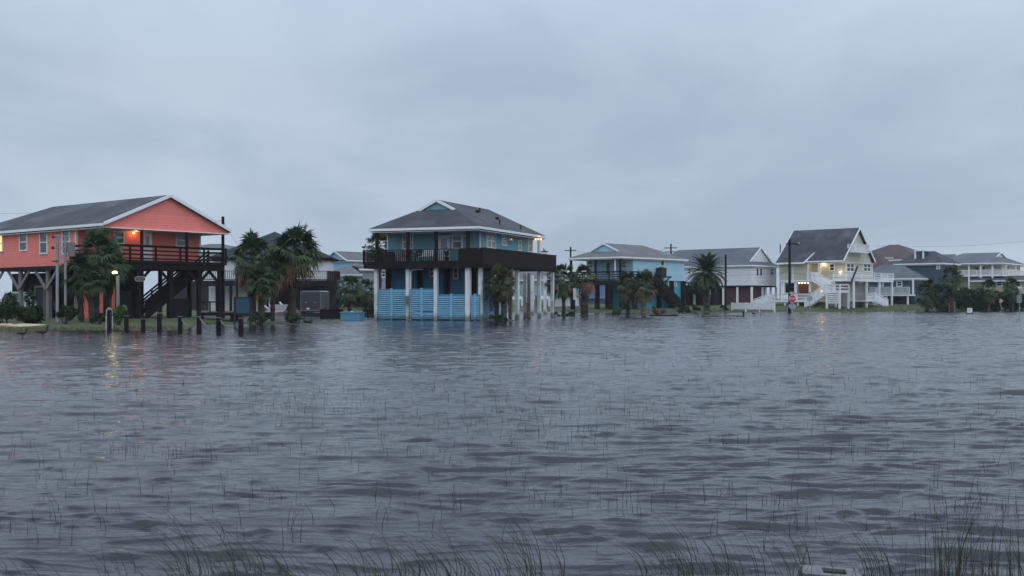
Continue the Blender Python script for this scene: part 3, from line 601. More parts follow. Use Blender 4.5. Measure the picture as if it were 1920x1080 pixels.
for i in range(6): b.box(-.9, .9, -2.53, -2.5, .95+.24*i, 1.1+.24*i)
H.part('landing', b, WHITE); H.rail((-.9, -2.45), (.9, -2.45), 2.35, 3.2, WHITE, 'slat', .24); H.rail((.88, -2.45), (.88, -.1), 2.35, 3.2, WHITE, 'slat', .24)
H.stairs((-.9, -1.9, 2.3), (-3.6, -1.9, .55), 1.1, WHITE, rail_style='slat')
H.stairs((-8.3, -1.9, 1.15), (-10.6, -1.9, .4), 1.2, WHITE, rail_style='solid')
H.stairs((1.1, H.Rt(1632, off=1.1)[0], 1.3), (1.1, H.Rt(1657, off=1.1)[0], .45), 1.0, WHITE, rail_style='solid'); b = MB(); b.box(-.5, 1.6, 3.0, 6.6, 1.15, 1.3); H.part('porch', b, WHITE); H.rail((1.55, 3.0), (1.55, 5.4), 1.3, 2.2, WHITE, 'slat', .24)
H.window('R', -.2, 1586.5, 1601, 493.5, 509.5, GLASS_D, 'pair', fw=.1); H.window('R', -.2, 1618.5, 1632, 494, 509.5, GLASS_D, 'pair', fw=.1); H.window('L', 1.3, 1555, 1565.5, 494, 508.5, GLASS_D, fw=.12)
H.window('R', -.2, 1605.5, 1612.5, 458, 476, GLASS_L, 'plain', fw=.1)
b = MB(); y0, y1 = H.Rt(1600, off=.6)[0], H.Rt(1626, off=.6)[0]; b.box(-.2, .9, y0, y1, 7.05, 7.2); H.part('balcony', b, WHITE); H.rail((.87, y0), (.87, y1), 7.2, 8.05, WHITE, 'baluster', .16); H.rail((-.15, y0+.03), (.85, y0+.03), 7.2, 8.05, WHITE, 'baluster', .16); H.rail((-.15, y1-.03), (.85, y1-.03), 7.2, 8.05, WHITE, 'baluster', .16)
H.window('L', 2.2, 1471, 1492, 529, 551, GLASS_D, 'plain', fw=.15); H.door('R', -.5, 1620, 1628, 533, 556, NAVY, WHITE)
H.door('L', 1.3, 1534, 1540, 492, 513, WHITE, WHITE)
b = MB(); b.box(*(H.L(1498, off=2.0)[0], H.L(1519, off=2.0)[0]), 2.0, 2.03, H.L(1508, 550, 2.0)[1], H.L(1508, 532, 2.0)[1]); bn = H.part('banner', b, REDCLOTH)
b = MB(); x0, x1 = H.L(1500, off=1.98)[0], H.L(1516, off=1.98)[0]
for i in range(4): z = H.L(1508, 536+3.4*i, 1.98)[1]; b.box(x0, x1-(i % 2)*.3, 1.985, 1.998, z-.04, z+.02)
H.part('lettering', b, mat('faded lettering', (.32,.13,.11)), bn)
for px in (1499, 1504, 1509.5, 1516.5): H.lamp('L', 1.9, px, 530.5, LAMP_W, .085, 0, name='spot_lamp')
H.lamp('L', 1.3, 1546, 496, LAMP_W, .15, 14, (1,.68,.33)); H.lamp('L', 1.3, 1576.5, 511, LAMP_W, .15, 8, (1,.68,.33)); H.lamp('L', 2.2, 1541, 546.5, LAMP_W, .15, 10, (1,.68,.33))
b = MB(); b.poly([(-4.9, -.35, 5.95), (-8.75, -.35, 5.95), (-8.75, 1.1, 7.15), (-4.2, 1.1, 7.2)], .12); H.part('porch_roof', b, ROOF)
b = MB(); b.beam((-4.87, -.38, 5.85), (-4.17, 1.08, 7.08), .06, .2); b.beam((-4.9, -.38, 5.84), (-8.75, -.38, 5.84), .05, .2); H.part('fascia', b, WHITE)
b = MB(); y0, z0 = H.Rt(1595, 532, 1.6); y1, z1 = H.Rt(1608, 499, 1.6); b.beam((1.6, y0, z0), (1.6, y1, z1), .16, .16); b.beam((1.45, y0+.3, z0+.5), (1.6, y0+.25, z0+.5), .05); H.part('leaning_pole', b, BLACK)
b = MB(); y0, z0 = H.Rt(1613, 529, .9); b.box(.85, .95, y0-.5, y0+.5, z0-.15, z0+.15); H.part('sign_board', b, WHITE)
# ---- slate blue house
H = House('slate blue house with stacked grey roofs and white deck railing', 1768, 140, -43)
H.roof(XR, 0, 2.2, 4.3, 6.5, 0, 6.0, 6.12, 7.75, 7.75-.001, ROOF, WHITE)
b = MB(); b.box(-6.2, -.3, .3, 5.7, 3.4, 5.9); b.box(-10.6, -2.6, -2.6, 3.0, .4, 4.0); b.box(-6, -.8, .8, 5.5, .4, 3.4); H.part('wall', b, NAVY)
H.roof(XR, 2.0, 5.4, 8.2, 11.2, -3.2, 3.6, 4.15, 6.0, 5.999, ROOF3, WHITE)
b = MB(); x0, x1 = H.L(1716, off=1.2)[0], H.L(1731, off=1.2)[0]; b.box(x0, x1, 1.2, 2.6, 5.5, 7.7); tw = H.part('tower', b, NAVY); b = MB()
for x in (x0-.08, x1-.08): b.box(x, x+.2, 1.12, 1.22, 5.5, 7.72)
b.box(x0-.2, x1+.2, 1.1, 2.7, 7.72, 7.85); H.part('trim', b, WHITE, tw)
b = MB(); b.box(-11.2, -2.5, -4.4, -2.6, 1.85, 2.05); H.part('deck', b, WHITE); H.rail((-11.2, -4.38), (-2.5, -4.38), 2.05, 3.0, WHITE, 'baluster', .15, 2.2); H.rail((-11.18, -4.3), (-11.18, -2.6), 2.05, 3.0, WHITE, 'baluster', .15)
for x in (-10.8, -8.2, -5.6, -2.8): H.stilt(x, -4.2, .2, 1.85, .18, WHITE, 'pillar')
H.stilt(H.L(1712, off=-4.2)[0], -4.2, 2.05, 3.95, .18, WHITE, 'porch_post')
H.window('L', -2.6, 1681, 1692, 526.5, 537.5, GLASS_D, fw=.12); H.window('L', -2.6, 1650, 1657, 527, 537, GLASS_D, fw=.12); H.window('R', -.3, 1776, 1782, 493.5, 505, GLASS_L, fw=.1); H.window('L', .3, 1756, 1763, 494, 505, GLASS_L, fw=.1)
# ---- white house behind the palms at the left
H = House('white house with dark green hip roof and dark railed deck behind the palms', 632, 110, 3)
H.roof(YR, 2.0, 4.6, 4.9, 7.6, -13.2, -.7, 5.75, 8.5, 8.499, ROOF_GREEN, DARKWOOD)
b = MB(); b.box(-12.8, -1.1, 2.6, 7.1, 3.4, 5.5); H.part('wall', b, WHITE_SIDE)
b = MB(); b.box(-13.5, 0, 0, 2.6, 3.1, 3.3); b.box(-13.5, 0, .02, .12, 2.75, 3.1); H.part('deck', b, DARKWOOD); H.rail((-13.5, .05), (-.9, .05), 3.3, 4.3, DARKWOOD, 'baluster', .2); H.rail((-.9, .05), (-.03, .05), 3.2, 4.3, DARKWOOD, 'solid'); H.rail((0, .05), (0, 2.6), 3.3, 4.3, DARKWOOD, 'baluster', .2)
b = MB(); b.box(-13.4, H.L(488, off=3.0)[0], 3.0, 7.0, .1, 3.1); H.part('ground_room_or_backing', b, WHITE_SIDE)
for px, w in ((408, .35), (433, .25), (487, .3), (520, .3), (559, .25)): H.stilt(H.L(px, off=.4)[0], .4, 0, 2.8, w, DARKWOOD, 'stilt')
b = MB(); b.box(H.L(602, off=.4)[0], H.L(616, off=.4)[0], .2, .9, 0, 2.8); H.part('stilt', b, DARKWOOD)
b = MB(); b.beam((H.L(602, off=.4)[0], .35, 1.9), (H.L(588, off=.4)[0], .35, 2.78), .2); H.part('brace', b, DARKWOOD)
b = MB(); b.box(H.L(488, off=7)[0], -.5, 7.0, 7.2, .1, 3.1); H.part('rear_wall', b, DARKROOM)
for px, a in ((487, .12), (505, .1)): H.stilt(H.L(px, off=1.5)[0], 1.5, 0, 3.1, a, WHITE, 'pipe')
H.lamp('L', 2.6, 610, 488, BLACK, .1, 0)
b = MB(); b.beam((H.L(524, 570, -3)[0], -3, H.L(524, 566, -3)[1]), (H.L(542, 570, -3)[0], -3, H.L(542, 586, -3)[1]), .12, .14); b.beam((H.L(496, 570, -3)[0], -3, H.L(496, 573, -3)[1]), (H.L(524, 570, -3)[0], -3, H.L(524, 598, -3)[1]), .1, .12); H.part('ramp_rail', b, WHITE)
# ---- houses farther off
def simple(label, px, D, th, w, l, z0, ze, zr, wm, rm, mp='Y', hip=True, wins=(), zg=0.2, posts=0, base=None, s_in=None, gable=None):
    h = House(label, px, D, th); wx, ly = (w, l)
    if mp == 'Y': h.roof(YR, -.4, (-.39 if gable else (s_in or w*.5)), ly-(w*.45 if hip else -.4), ly+.4, -wx-.4, .4, ze, zr, ze if gable else zr-.001, rm, WHITE, wm if gable else None, back_gable=not hip)
    else: h.roof(XR, -.4, (-.39 if gable else (s_in or l*.5)), wx-(l*.45 if hip else -.4), wx+.4, -.4, ly+.4, ze, zr, ze if gable else zr-.001, rm, WHITE, wm if gable else None, back_gable=not hip)
    b = MB(); b.box(-wx, 0, 0, ly, z0, ze-.3); h.part('wall', b, wm)
    if base: b = MB(); b.box(-wx+.4, -.4, .4, ly-.4, zg, z0); h.part('ground_room_or_backing', b, base)
    for face, p in wins: h.window(face, 0, *p, fw=.12)
    for i in range(posts): h.stilt(-.2-(wx-.4)*i/max(1, posts-1), .2, zg-.3, z0, .25, WHITE if i % 2 else GREYWOOD, 'stilt')
    if posts: h.stilt(-.2, ly-.2, zg-.3, z0, .25, GREYWOOD, 'stilt'); h.stilt(-.2, ly/2, zg-.3, z0, .25, WHITE, 'stilt')
    return h
h = simple('far bright blue house with grey gable roof left of the blue deck', 650, 165, -43, 5, 11, 3.5, 7.35, 8.75, mat('bright blue siding', (.23,.43,.60), .65, .05, 1, lap=.2), ROOF2, 'Y', True, (('R', (664, 669, 492, 501, GLASS_L, 'plain')),), gable=True, base=DARKROOM)
h = simple('grey house with a white sash window behind the left pillar of the blue house', 732, 128, 8, 3.2, 9, 2.1, 5.0, 5.5, GREY_SIDE, ROOF2, 'X', True, (), base=DARKROOM, posts=3)
h.window('L', 0, 715, 724, 505, 521, GLASS_D, 'sash', fw=.14)
h = simple('low grey roofed house with green trim between the bright blue house and the palms', 662, 138, -40, 6, 7, 2.6, 4.6, 6.0, GREYTEAL, ROOF2, 'Y', True, base=DARKROOM, posts=4)
h = simple('grey roofed house whose ridge shows just right of the coral gable', 446, 118, -12, 9, 8, 3.4, 6.75, 7.65, WHITE_SIDE, ROOF3, 'X', True, base=DARKROOM)
h = simple('grey green house with open carport seen between the pillars right of the blue house', 1058, 140, -30, 10.5, 7, 1.9, 4.0, 5.5, GREYTEAL, ROOF2, 'X', True, (('L', (1018, 1029, 527, 539, GLASS_D, 'pair')),), posts=6, zg=.3)
b = MB(); b.box(-2.6, -.4, .8, 5, .2, 1.9); h.part('ground_room_or_backing', b, WHITE_SIDE); h.rail((-10.5, -.6), (-6.3, -.6), 2.0, 2.8, WHITE, 'slat', .2)
h = simple('lavender house glimpsed under the pale blue house', 1112, 165, -40, 5, 6, 1.5, 4.0, 5.0, LAVENDER, ROOF2, 'Y', True, base=mat('dull blue boards', (.09,.10,.16)), zg=.3)
h = simple('house with a brown red hip roof behind the slate blue house', 1722, 168, -43, 12, 11, 3, 7.6, 10.2, mat('aqua siding', (.30,.50,.50), .65, .05, 1, lap=.2), ROOF_RED, 'X', True, (('L', (1655, 1675, 483, 490, GLASS, 'plain')),), base=DARKROOM)
h = simple('low annexe with a pale green wall and maroon brown roof beside the sage house', 1664, 160, -43, 6.5, 6, 2, 5.3, 8.4, mat('aqua gable boards', (.30,.48,.48), .65, .05, 1, lap=.2), ROOF_RED, 'X', True, base=NAVY)
h = simple('far white gabled house peeking over the slate blue roof', 1778, 182, -43, 8, 5.5, 3, 7.2, 9.0, WHITE_SIDE, ROOF3, 'X', False, gable=True, base=DARKROOM)
# cream house at the right edge
H = House('cream house with grey hip roof, long white porch and balcony at the right edge', 1874, 165, -38)
H.roof(XR, -.6, 1.4, 7.2, 9.4, -.6, 14.0, 6.95, 8.75, 8.0, ROOF3, WHITE, WHITE_SIDE)
b = MB(); b.box(-8.4, -.2, 1.8, 13.4, 3.0, 6.7); b.box(-.2, 8, 3.0, 9, .5, 4.2); b.box(-6.5, -.2, 2.4, 8.2, .4, 3.0); H.part('wall', b, CREAM)
b = MB(); b.box(-9, .6, -.3, 1.8, 4.9, 5.1); b.box(.0, .6, 1.8, 13.5, 4.9, 5.1); H.part('balcony', b, WHITE); H.rail((-9, -.25), (.6, -.25), 5.1, 5.9, WHITE, 'slat', .2); H.rail((.55, -.25), (.55, 13.5), 5.1, 5.9, WHITE, 'slat', .2)
for px in (1817, 1839, 1861): H.stilt(H.L(px, off=-.2)[0], -.2, 3.0, 6.7, .22, WHITE, 'porch_post')
for px in (1885, 1904, 1926): H.stilt(.4, H.Rt(px, off=.4)[0], 3.0, 6.7, .22, WHITE, 'porch_post')
b = MB(); b.poly([(-3.5, -2.6, 4.25), (9, -2.6, 4.25), (9, 2.9, 5.0), (-2.2, 1.7, 5.0)], .14); H.part('porch_roof', b, ROOF); b = MB(); b.beam((-3.5, -2.65, 4.14), (9, -2.65, 4.14), .05, .17); H.part('fascia', b, WHITE)
H.window('L', 1.8, 1828, 1836, 499, 507, GLASS_D, 'plain'); H.window('L', 1.8, 1841, 1848, 499, 507, GLASS_D, 'plain'); H.window('R', -.2, 1888, 1902, 494, 506, GLASS_D, 'plain')
b = MB(); b.box(-2.4, 8.5, -1.5, 3.0, .3, 4.1); H.part('lower_wall', b, CREAM); H.window('L', -1.5, 1868, 1880, 526, 537, GLASS_D, fw=.14); H.window('L', -1.5, 1905, 1915, 526, 537, GLASS_D, fw=.14)
H = simple('grey roofed house between the white gable and the cream house', 1822, 195, -40, 7, 6, 3, 7.0, 8.3, CREAM, ROOF3, 'X', True, base=DARKROOM)
# ------------------------------------------------------------------ palms
def quadstrip(mb, pts, wid, side):
    n = len(pts); b = len(mb.v)
    for p, w in zip(pts, wid): mb.v.append(tuple(p - side*w)); mb.v.append(tuple(p + side*w))
    for i in range(n-1): mb.f.append((b+2*i, b+2*i+1, b+2*i+3, b+2*i+2)); mb.mi.append(mb.cur)
def fan_frond(mb, c, az, el, Rr, rg, droop=.35, nseg=17, hang=0.0, shred=0.0):
    d = Vector((math.cos(el)*math.cos(az), math.cos(el)*math.sin(az), math.sin(el))); sd = Vector((-math.sin(az), math.cos(az), 0))
    sd = (sd + Vector((0,0,rg.uniform(-.5,.5)))).normalized(); up = sd.cross(d).normalized()*-1
    if up.z < 0: up = -up
    Lp = Rr*rg.uniform(.42,.58); Lb = Rr*rg.uniform(.48,.62)
    p0 = Vector(c); p1 = p0+d*Lp*.5; p2 = p0+d*Lp+Vector((0,0,-droop*.25*Lp))
    quadstrip(mb, [p0, p1, p2], [.022*Rr/1.3, .018*Rr/1.3, .014*Rr/1.3], sd)
    for k in range(nseg):
        if rg.random() < shred: continue
        a = (k/(nseg-1)-.5)*2*R(88)*rg.uniform(.95,1.05); L = Lb*(1-.28*abs(a)/R(88))*rg.uniform(.85,1.08)
        q = (d*math.cos(a)+sd*math.sin(a)).normalized(); fold = -up*(.22*abs(math.sin(a)))
        t1 = p2+(q+fold).normalized()*L*.55; t2 = p2+(q+fold).normalized()*L + Vector((0,0,-1))*L*(droop*rg.uniform(.5,1.3)+hang)
        w = (q.cross(up)).normalized(); quadstrip(mb, [p2, t1, t2], [.006, .041*Rr/1.3*1.2, .003], w)
def trunk_mesh(h, r0, r1, rg, lean=(0,0), boots=False):
    m = MB(); n = 14; pts = []; rad = []
    for i in range(n+1):
        t = i/n; pts.append((lean[0]*t*t, lean[1]*t*t, -.3+(h+.3)*t)); rad.append((r0+(r1-r0)*t**.6)*(1+.10*rg.uniform(-1,1))*(1.25 if i == 0 else 1)*(1.15 if i % 2 else .95))
    m.tube(pts, rad, 9)
    if boots:
        for i in range(46):
            z = h*(.45+.5*i/46); a = i*2.4; rr = r1*1.05; t = z/h; cx, cy = lean[0]*t*t, lean[1]*t*t
            m.beam((cx+rr*math.cos(a)*.8, cy+rr*math.sin(a)*.8, z), (cx+rr*1.9*math.cos(a), cy+rr*1.9*math.sin(a), z+.22), .09, .04)
    return m
def fan_palm(label, px, D, h, Rc, seed, nf=42, dead=8, trunk=.15, lean=(0,0), bark=None, lm=None, squash=1.0, group='fan palms around the houses', zb=None, boots=True, hangdead=.5, elmin=-55, fine=1.0):
    nf = int(nf*1.2); dead = int(dead*1.35) if dead > 9 else dead//2
    rg = random.Random(seed); x, y, _ = W(px, D); z0 = tz(x, y) if zb is None else zb
    z0 = max(z0, -.12); t = thing('fan_palm', label, 'palm tree', (x, y, z0), rg.uniform(0, 6), group)
    rzi = -t.rotation_euler.z; lx = (lean[0]*math.cos(rzi)-lean[1]*math.sin(rzi), lean[0]*math.sin(rzi)+lean[1]*math.cos(rzi))
    trunk_mesh(h, trunk*1.15, trunk*.85, rg, lx, boots).build('trunk', bark or BARK, t)
    cr_ = MB(); c0 = Vector((lx[0], lx[1], h))
    for i in range(nf):
        u = (i+.5)/nf; el = R(80 - (80-elmin)*u**.9 + rg.uniform(-10,10)); az = i*2.39996+rg.uniform(-.25,.25)
        fan_frond(cr_, c0+Vector((0,0,.35*(1-u)*Rc)), az, el, Rc*rg.uniform(.72,1.15), rg, droop=.2+.5*u*rg.uniform(.5,1.3), nseg=int(15*fine))
    cr_.build('crown', lm or LEAF, t)
    if dead:
        dd = MB()
        for i in range(dead):
            fan_frond(dd, c0+Vector((0,0,-.15*Rc*rg.random())), i*2.39996+rg.uniform(-.6,.6), R(rg.uniform(-62,0)), Rc*rg.uniform(.65,1.0), rg, droop=.55, hang=hangdead*.55, nseg=13, shred=.35)
        dd.build('dead_fronds', DEAD, t)
    return t
def pinnate_palm(label, px, D, h, Rc, seed, nf=64, trunk=.36, name='date_palm'):
    rg = random.Random(seed); x, y, _ = W(px, D); t = thing(name, label, 'palm tree', (x, y, tz(x, y)), 0, None)
    trunk_mesh(h, trunk, trunk*.95, rg, (0,0), False).build('trunk', BARK, t)
    c = MB()
    for i in range(nf):
        u = (i+.5)/nf; az = i*2.39996; el = R(84-120*u+rg.uniform(-6,6)); d = Vector((math.cos(az), math.sin(az), 0)); sd = Vector((-math.sin(az), math.cos(az), 0))
        L = Rc*rg.uniform(.95,1.1); pts = []; p = Vector((0,0,h)); e = el; n = 9
        for k in range(n+1): pts.append(p.copy()); p = p+(d*math.cos(e)+Vector((0,0,1))*math.sin(e))*L/n; e -= R(5+3*u)
        quadstrip(c, pts, [.035*(1-.8*k/n) for k in range(n+1)], sd)
        for k in range(1, n*4):
            f = k/(n*4.0)*n; j = min(int(f), n-1); q = pts[j].lerp(pts[j+1], f-j); tg = (pts[j+1]-pts[j]).normalized(); up = sd.cross(tg)
            ll = L*.19*math.sin(math.pi*(.12+.86*f/n))*rg.uniform(.85,1.1)
            for sg in (-1, 1):
                v = (sd*sg*.75+tg*.7+up*.25*(-1 if up.z < 0 else 1)).normalized(); quadstrip(c, [q, q+v*ll*.5, q+v*ll+Vector((0,0,-.12*ll))], [.014, .042, .004], tg)
    c.build('crown', LEAF, t)
    s_ = MB(); s_.ball((0,0,h-.15), trunk*1.35, (1,1,1.1), 10, 6); s_.build('crown_base', BARK, t)
    return t
fp = fan_palm
fp('dense dark fan palm in front of the coral porch, tallest of its clump', 180, 61.5, 3.5, 1.5, 1, 56, 6, .17, (.12,0), elmin=-62)
fp('dark fan palm leftmost in the clump before the coral house', 152, 61, 2.6, 1.25, 2, 44, 5, .15, (-.12,0), elmin=-60)
fp('dark fan palm rightmost in the clump before the coral house', 204, 63, 3.05, 1.15, 3, 40, 5, .14, (.12,0), elmin=-60)
fp('thin trunked fan palm under the crowns left of the coral panels', 172, 60, 2.25, 1.0, 4, 32, 4, .13, (-.05,0), elmin=-55)
fp('tall fan palm with shaggy brown hanging fronds right of the coral house', 547, 67, 4.2, 1.75, 5, 46, 26, .23, (.2,0), hangdead=.5, elmin=-18)
fp('fan palm with brown dead fronds standing behind the teal board', 474, 66, 3.85, 1.5, 6, 38, 22, .2, (-.05,0), hangdead=.5, elmin=-22)
fp('low leafy fan palm between the two brown shaggy palms', 492, 64.5, 2.6, 1.1, 7, 32, 6, .14, (-.1,0), elmin=-60)
fp('slim dark fan palm just left of the tall shaggy palm', 511, 66, 3.3, 1.05, 8, 28, 12, .13, (.08,0), hangdead=.5, elmin=-30)
fp('squat fan palm behind the pale blue box', 655, 106, 2.3, 1.5, 9, 40, 5, .17, elmin=-70)
fp('squat fan palm half hidden by the left white pillar', 686, 108, 2.2, 1.3, 10, 36, 5, .2, elmin=-70)
fp('fan palm showing behind the left corner of the blue house porch', 712, 101, 6.3, 1.5, 11, 36, 6, .16)
fp('short fan palm beside the blue fence, left one of the pair', 931, 75.5, 2.55, 1.12, 12, 40, 7, .16, lm=LEAF_B, elmin=-60); fp('short fan palm beside the blue fence, right one of the pair', 945, 74.5, 2.6, 1.15, 13, 40, 7, .2, (.03,0), lm=LEAF_B, elmin=-60)
fp('wind torn dark palm stub next to the deck end of the blue house', 1037, 90, 3.0, .95, 14, 22, 14, .14, zb=-.05, hangdead=.7)
fp('slender fan palm with dark trunk between the blue and pale blue houses', 1057, 91, 2.9, 1.35, 15, 34, 10, .14, zb=0, hangdead=.5)
fp('thick trunked brown palm before the left end of the pale blue house', 1096, 94, 3.1, 1.2, 16, 32, 16, .33, zb=0, lm=LEAF_B, hangdead=.5)
fp('olive fan palm before the pale blue house with a short dark trunk', 1177, 93, 2.5, 1.2, 17, 34, 10, .17, zb=0, lm=LEAF_B, hangdead=.4)
fp('olive fan palm with a pale bare trunk by the pink flower bed', 1207, 92, 2.45, 1.3, 18, 34, 12, .22, zb=0, lm=LEAF_B, bark=BARK_PALE, hangdead=.45)
pinnate_palm('big round date palm with thick trunk before the white house', 1325, 119, 4.1, 2.6, 19, 95, .36)
fp('fan palm at the right end of the slate blue deck', 1738, 124, 2.2, 1.45, 20, 40, 6, .2, elmin=-70)
fp('tall fan palm rising above the hedge right of the slate blue house', 1785, 125, 3.6, 1.6, 21, 40, 8, .2, elmin=-60)
fp('fan palm poking out of the hedge before the cream house lower roof', 1853, 129, 2.5, 1.3, 22, 34, 6, .2, elmin=-60); fp('fan palm at the far right of the hedge by the narrow grey sign', 1897, 130, 2.7, 1.35, 23, 34, 6, .2, elmin=-60); fp('fan palm between the slate blue deck and the tall fan palm', 1762, 127, 1.7, 1.2, 24, 34, 4, .2, elmin=-60)
# ------------------------------------------------------------------ shrubs
def shrub(label, px, D, w, h, seed, n=900, m=None, leaf_=.14, depth=None, name='shrub', group='shrubs along the shore', zb=None, stemmy=True):
    rg = random.Random(seed); x, y, _ = W(px, D); z0 = tz(x, y) if zb is None else zb
    t = thing(name, label, 'shrub', (x, y, max(z0, -.05)), 0, group); mb = MB(); dp = depth or w*.7
    lobes = [(rg.uniform(-.55,.55)*w, rg.uniform(-.5,.5)*dp, rg.uniform(.2,.92)*h, rg.uniform(.12,.34)) for _ in range(max(7, int(w*5)))]
    for i in range(n):
        l = rg.choice(lobes); v = Vector((rg.gauss(0,1), rg.gauss(0,1), rg.gauss(0,1))).normalized()*rg.uniform(.45,1.05)**.6
        p = Vector((l[0]+v.x*l[3]*w*.75, l[1]+v.y*l[3]*dp*.75, max(.05, l[2]+v.z*l[3]*h)))
        a = Vector((rg.gauss(0,1), rg.gauss(0,1), rg.gauss(.5,1))).normalized(); s_ = a.cross(Vector((rg.gauss(0,1), rg.gauss(0,1), rg.gauss(0,1)))).normalized(); L = leaf_*rg.uniform(.6,1.4)
        quadstrip(mb, [p-a*L*.6, p, p+a*L*.7], [.01, L*.33, .01], s_)
    mb.build('foliage', m or BUSH, t)
    b = MB()
    for l in lobes[:6]: b.tube([(l[0]*.15, l[1]*.15, -.1), (l[0]*.6, l[1]*.6, l[2]*.6), (l[0], l[1], l[2])], [.04, .03, .015], 5)
    b.build('branches', BARK, t); return t
shrub('large dark green shrub at the left edge of the photo', 12, 57, 2.5, 1.45, 31, 3600, leaf_=.17, depth=2.2, zb=.2)
shrub('dark shrub behind the bent white pipe', 40, 62, 1.3, 1.5, 32, 1200, zb=.2)
shrub('low dark shrub at the foot of the grey mast', 122, 57.5, 1.2, .85, 33, 900, zb=.2)
shrub('bright green leafy plant next to the white lamp pillar', 223, 56.5, .62, .8, 34, 320, BUSH_L, .2, zb=.2)
shrub('low weeds around the foot of the thin palm', 185, 57.5, .8, .5, 35, 300, zb=.2)
shrub('low plants around the foot of the tall shaggy palm', 560, 63.5, 1.4, .4, 36, 320, zb=.05); shrub('tuft of weeds by the shaggy palm behind the teal board', 487, 63, 1.0, .45, 37, 260, zb=.08)
shrub('small plant at the foot of the two short palms', 935, 73, .9, .5, 38, 300, zb=-.02)
shrub('small potted looking bush standing in the flood left of the olive palms', 1159, 95, .75, 1.0, 39, 260, BUSH_L, zb=-.05)
shrub('small bush left of the slender dark trunked palm', 1049, 92, .7, .45, 40, 160, zb=-.02); shrub('small bush right of the slender dark trunked palm', 1067, 92, .7, .45, 41, 160, zb=-.02)
shrub('round bush at the right corner of the pale blue house', 1277, 112, 1.5, 1.15, 42, 700); shrub('round bush left of the big date palm trunk', 1302, 114, 1.5, .9, 43, 600)
shrub('low bush by the thin pole beside the maroon panels', 1362, 121, 1.1, .5, 44, 300)
shrub('pink flowering shrub in the planting bed', 1237, 93.5, 1.2, .8, 45, 500, FLOWER, .12, zb=.15)
shrub('dark tree like shrub right of the slate blue deck', 1760, 128, 2.0, 2.4, 46, 1300, leaf_=.25); 
hd = ['dark hedge tree just right of the tall fan palm', 'dark hedge tree left of the cream house lower windows', 'tall dark hedge tree before the cream house', 'dark hedge tree nearest the right edge of the photo', 'low dark hedge shrub behind the small white board sign']
for k, (px, w, hh) in enumerate(((1806, 2.4, 2.6), (1846, 2.6, 2.3), (1880, 2.4, 2.7), (1910, 2.8, 2.5), (1826, 2.6, 1.6))): shrub(hd[k], px, 131+k*.6, w, hh, 50+k, 2000, leaf_=.26, name='hedge_tree', group='dark trees at the right shore', depth=2.4)
shrub('far dark hedge tree just past the right hedge row', 1938, 132, 2.8, 2.6, 58, 1500, leaf_=.26, name='hedge_tree', group='dark trees at the right shore')
for k, (px, D, w, hh, lb) in enumerate(((640, 138, 5, 2.6, 'dark scrub behind the squat fan palms'), (575, 124, 4, 3.0, 'dark scrub behind the cargo trailer'), (700, 112, 2.2, 2.2, 'tall dark bush between the squat palms and the blue house'))): shrub(lb, px, D, w, hh, 70+k, 1500, leaf_=.22, group='scrub behind the houses')
# ------------------------------------------------------------------ poles, wires
def pole(label, px, D, top_py, r=.14, arms=(), zb=0.0, name='utility_pole', group='utility poles', rz=0.0, extra=None):
    x, y, _ = W(px, D); h = dz(top_py, D)-zb; t = thing(name, label, 'utility pole' if name == 'utility_pole' else 'pole', (x, y, zb), rz, group)
    b = MB(); b.tube([(0,0,-.4), (0,0,h)], [r, r*.75], 10); b.build('shaft', DARKWOOD, t)
    for py, w in arms:
        z = dz(py, D)-zb; a = MB(); a.box(-w/2, w/2, -.1-r, -r+.02, z-.06, z+.06); ar = a.build('crossarm', DARKWOOD, t); i_ = MB()
        for u in (-.46, -.2, .2, .46): i_.cyl(u*w, -.06-r, z+.06, z+.2, .04, 6)
        i_.build('insulator', GREYWOOD, ar)
    return t
pole('utility pole with one crossarm left of the pale blue house roof', 1070, 170, 463, .17, ((470, 1.75),), .3, rz=-.2)
pole('utility pole with two crossarms behind the pale blue house', 1258, 175, 457, .17, ((465, 2.0), (472.5, 1.9)), .3, rz=-.2)
pole('plain dark pole between the date palm and the maroon panels', 1360.5, 122, 477, .14, (), .5, group=None)
t = pole('dark pole with small crossarm before the sage house', 1480.5, 112, 449, .15, (), .2, group=None)
b = MB(); b.box(-.42, .95, -.2, -.1, dz(457.5, 112)-.26, dz(457.5, 112)-.14); a = b.build('crossarm', DARKWOOD, t); b = MB(); b.ball((.9, -.15, dz(456.5, 112)-.2), .1); b.build('lamp_head', STEEL, a)
pole('thin distant pole left of the tall charcoal roof', 1463, 160, 458, .1, (), .3, group=None)
pole('dark pole rising behind the right corner of the coral roof', 418, 74, 406, .13, (), .1, group=None)
pole('slim dark pole right of the coral deck', 444.5, 72, 515, .09, (), .1, group=None, name='slim_pole')
def wire(label, a, b, sag, r=.012, n=16):
    m = MB(); a, b = Vector(a), Vector(b); pts = [a.lerp(b, i/n)-Vector((0,0,4*sag*(i/n)*(1-i/n))) for i in range(n+1)]; m.tube(pts, r, 5)
    return solo(m, 'power_line', BLACK, label, 'power line', group='power lines')
def Q(px, py, D): return Vector((*W(px, D)[:2], dz(py, D)))
wire('lower black wire from the dark pole to the white house front', Q(1480.5, 510, 112), Q(1361, 516, 122), .1, .014); wire('upper black wire running from the dark pole to the sage landing', Q(1480.5, 494, 112), Q(1585, 512, 127), .35, .014); wire('black wire sagging from the dark pole to the slate blue house', Q(1480.5, 511, 112), Q(1660, 520, 138), .3, .014)
wire('wire drooping from the white house wall to the dark pole', Q(1425, 531, 130), Q(1480.5, 500, 112), .3, .012)
wire('faint sky wire at the right edge above the cream house', Q(1640, 461, 190), Q(1960, 448, 190), .6, .016)
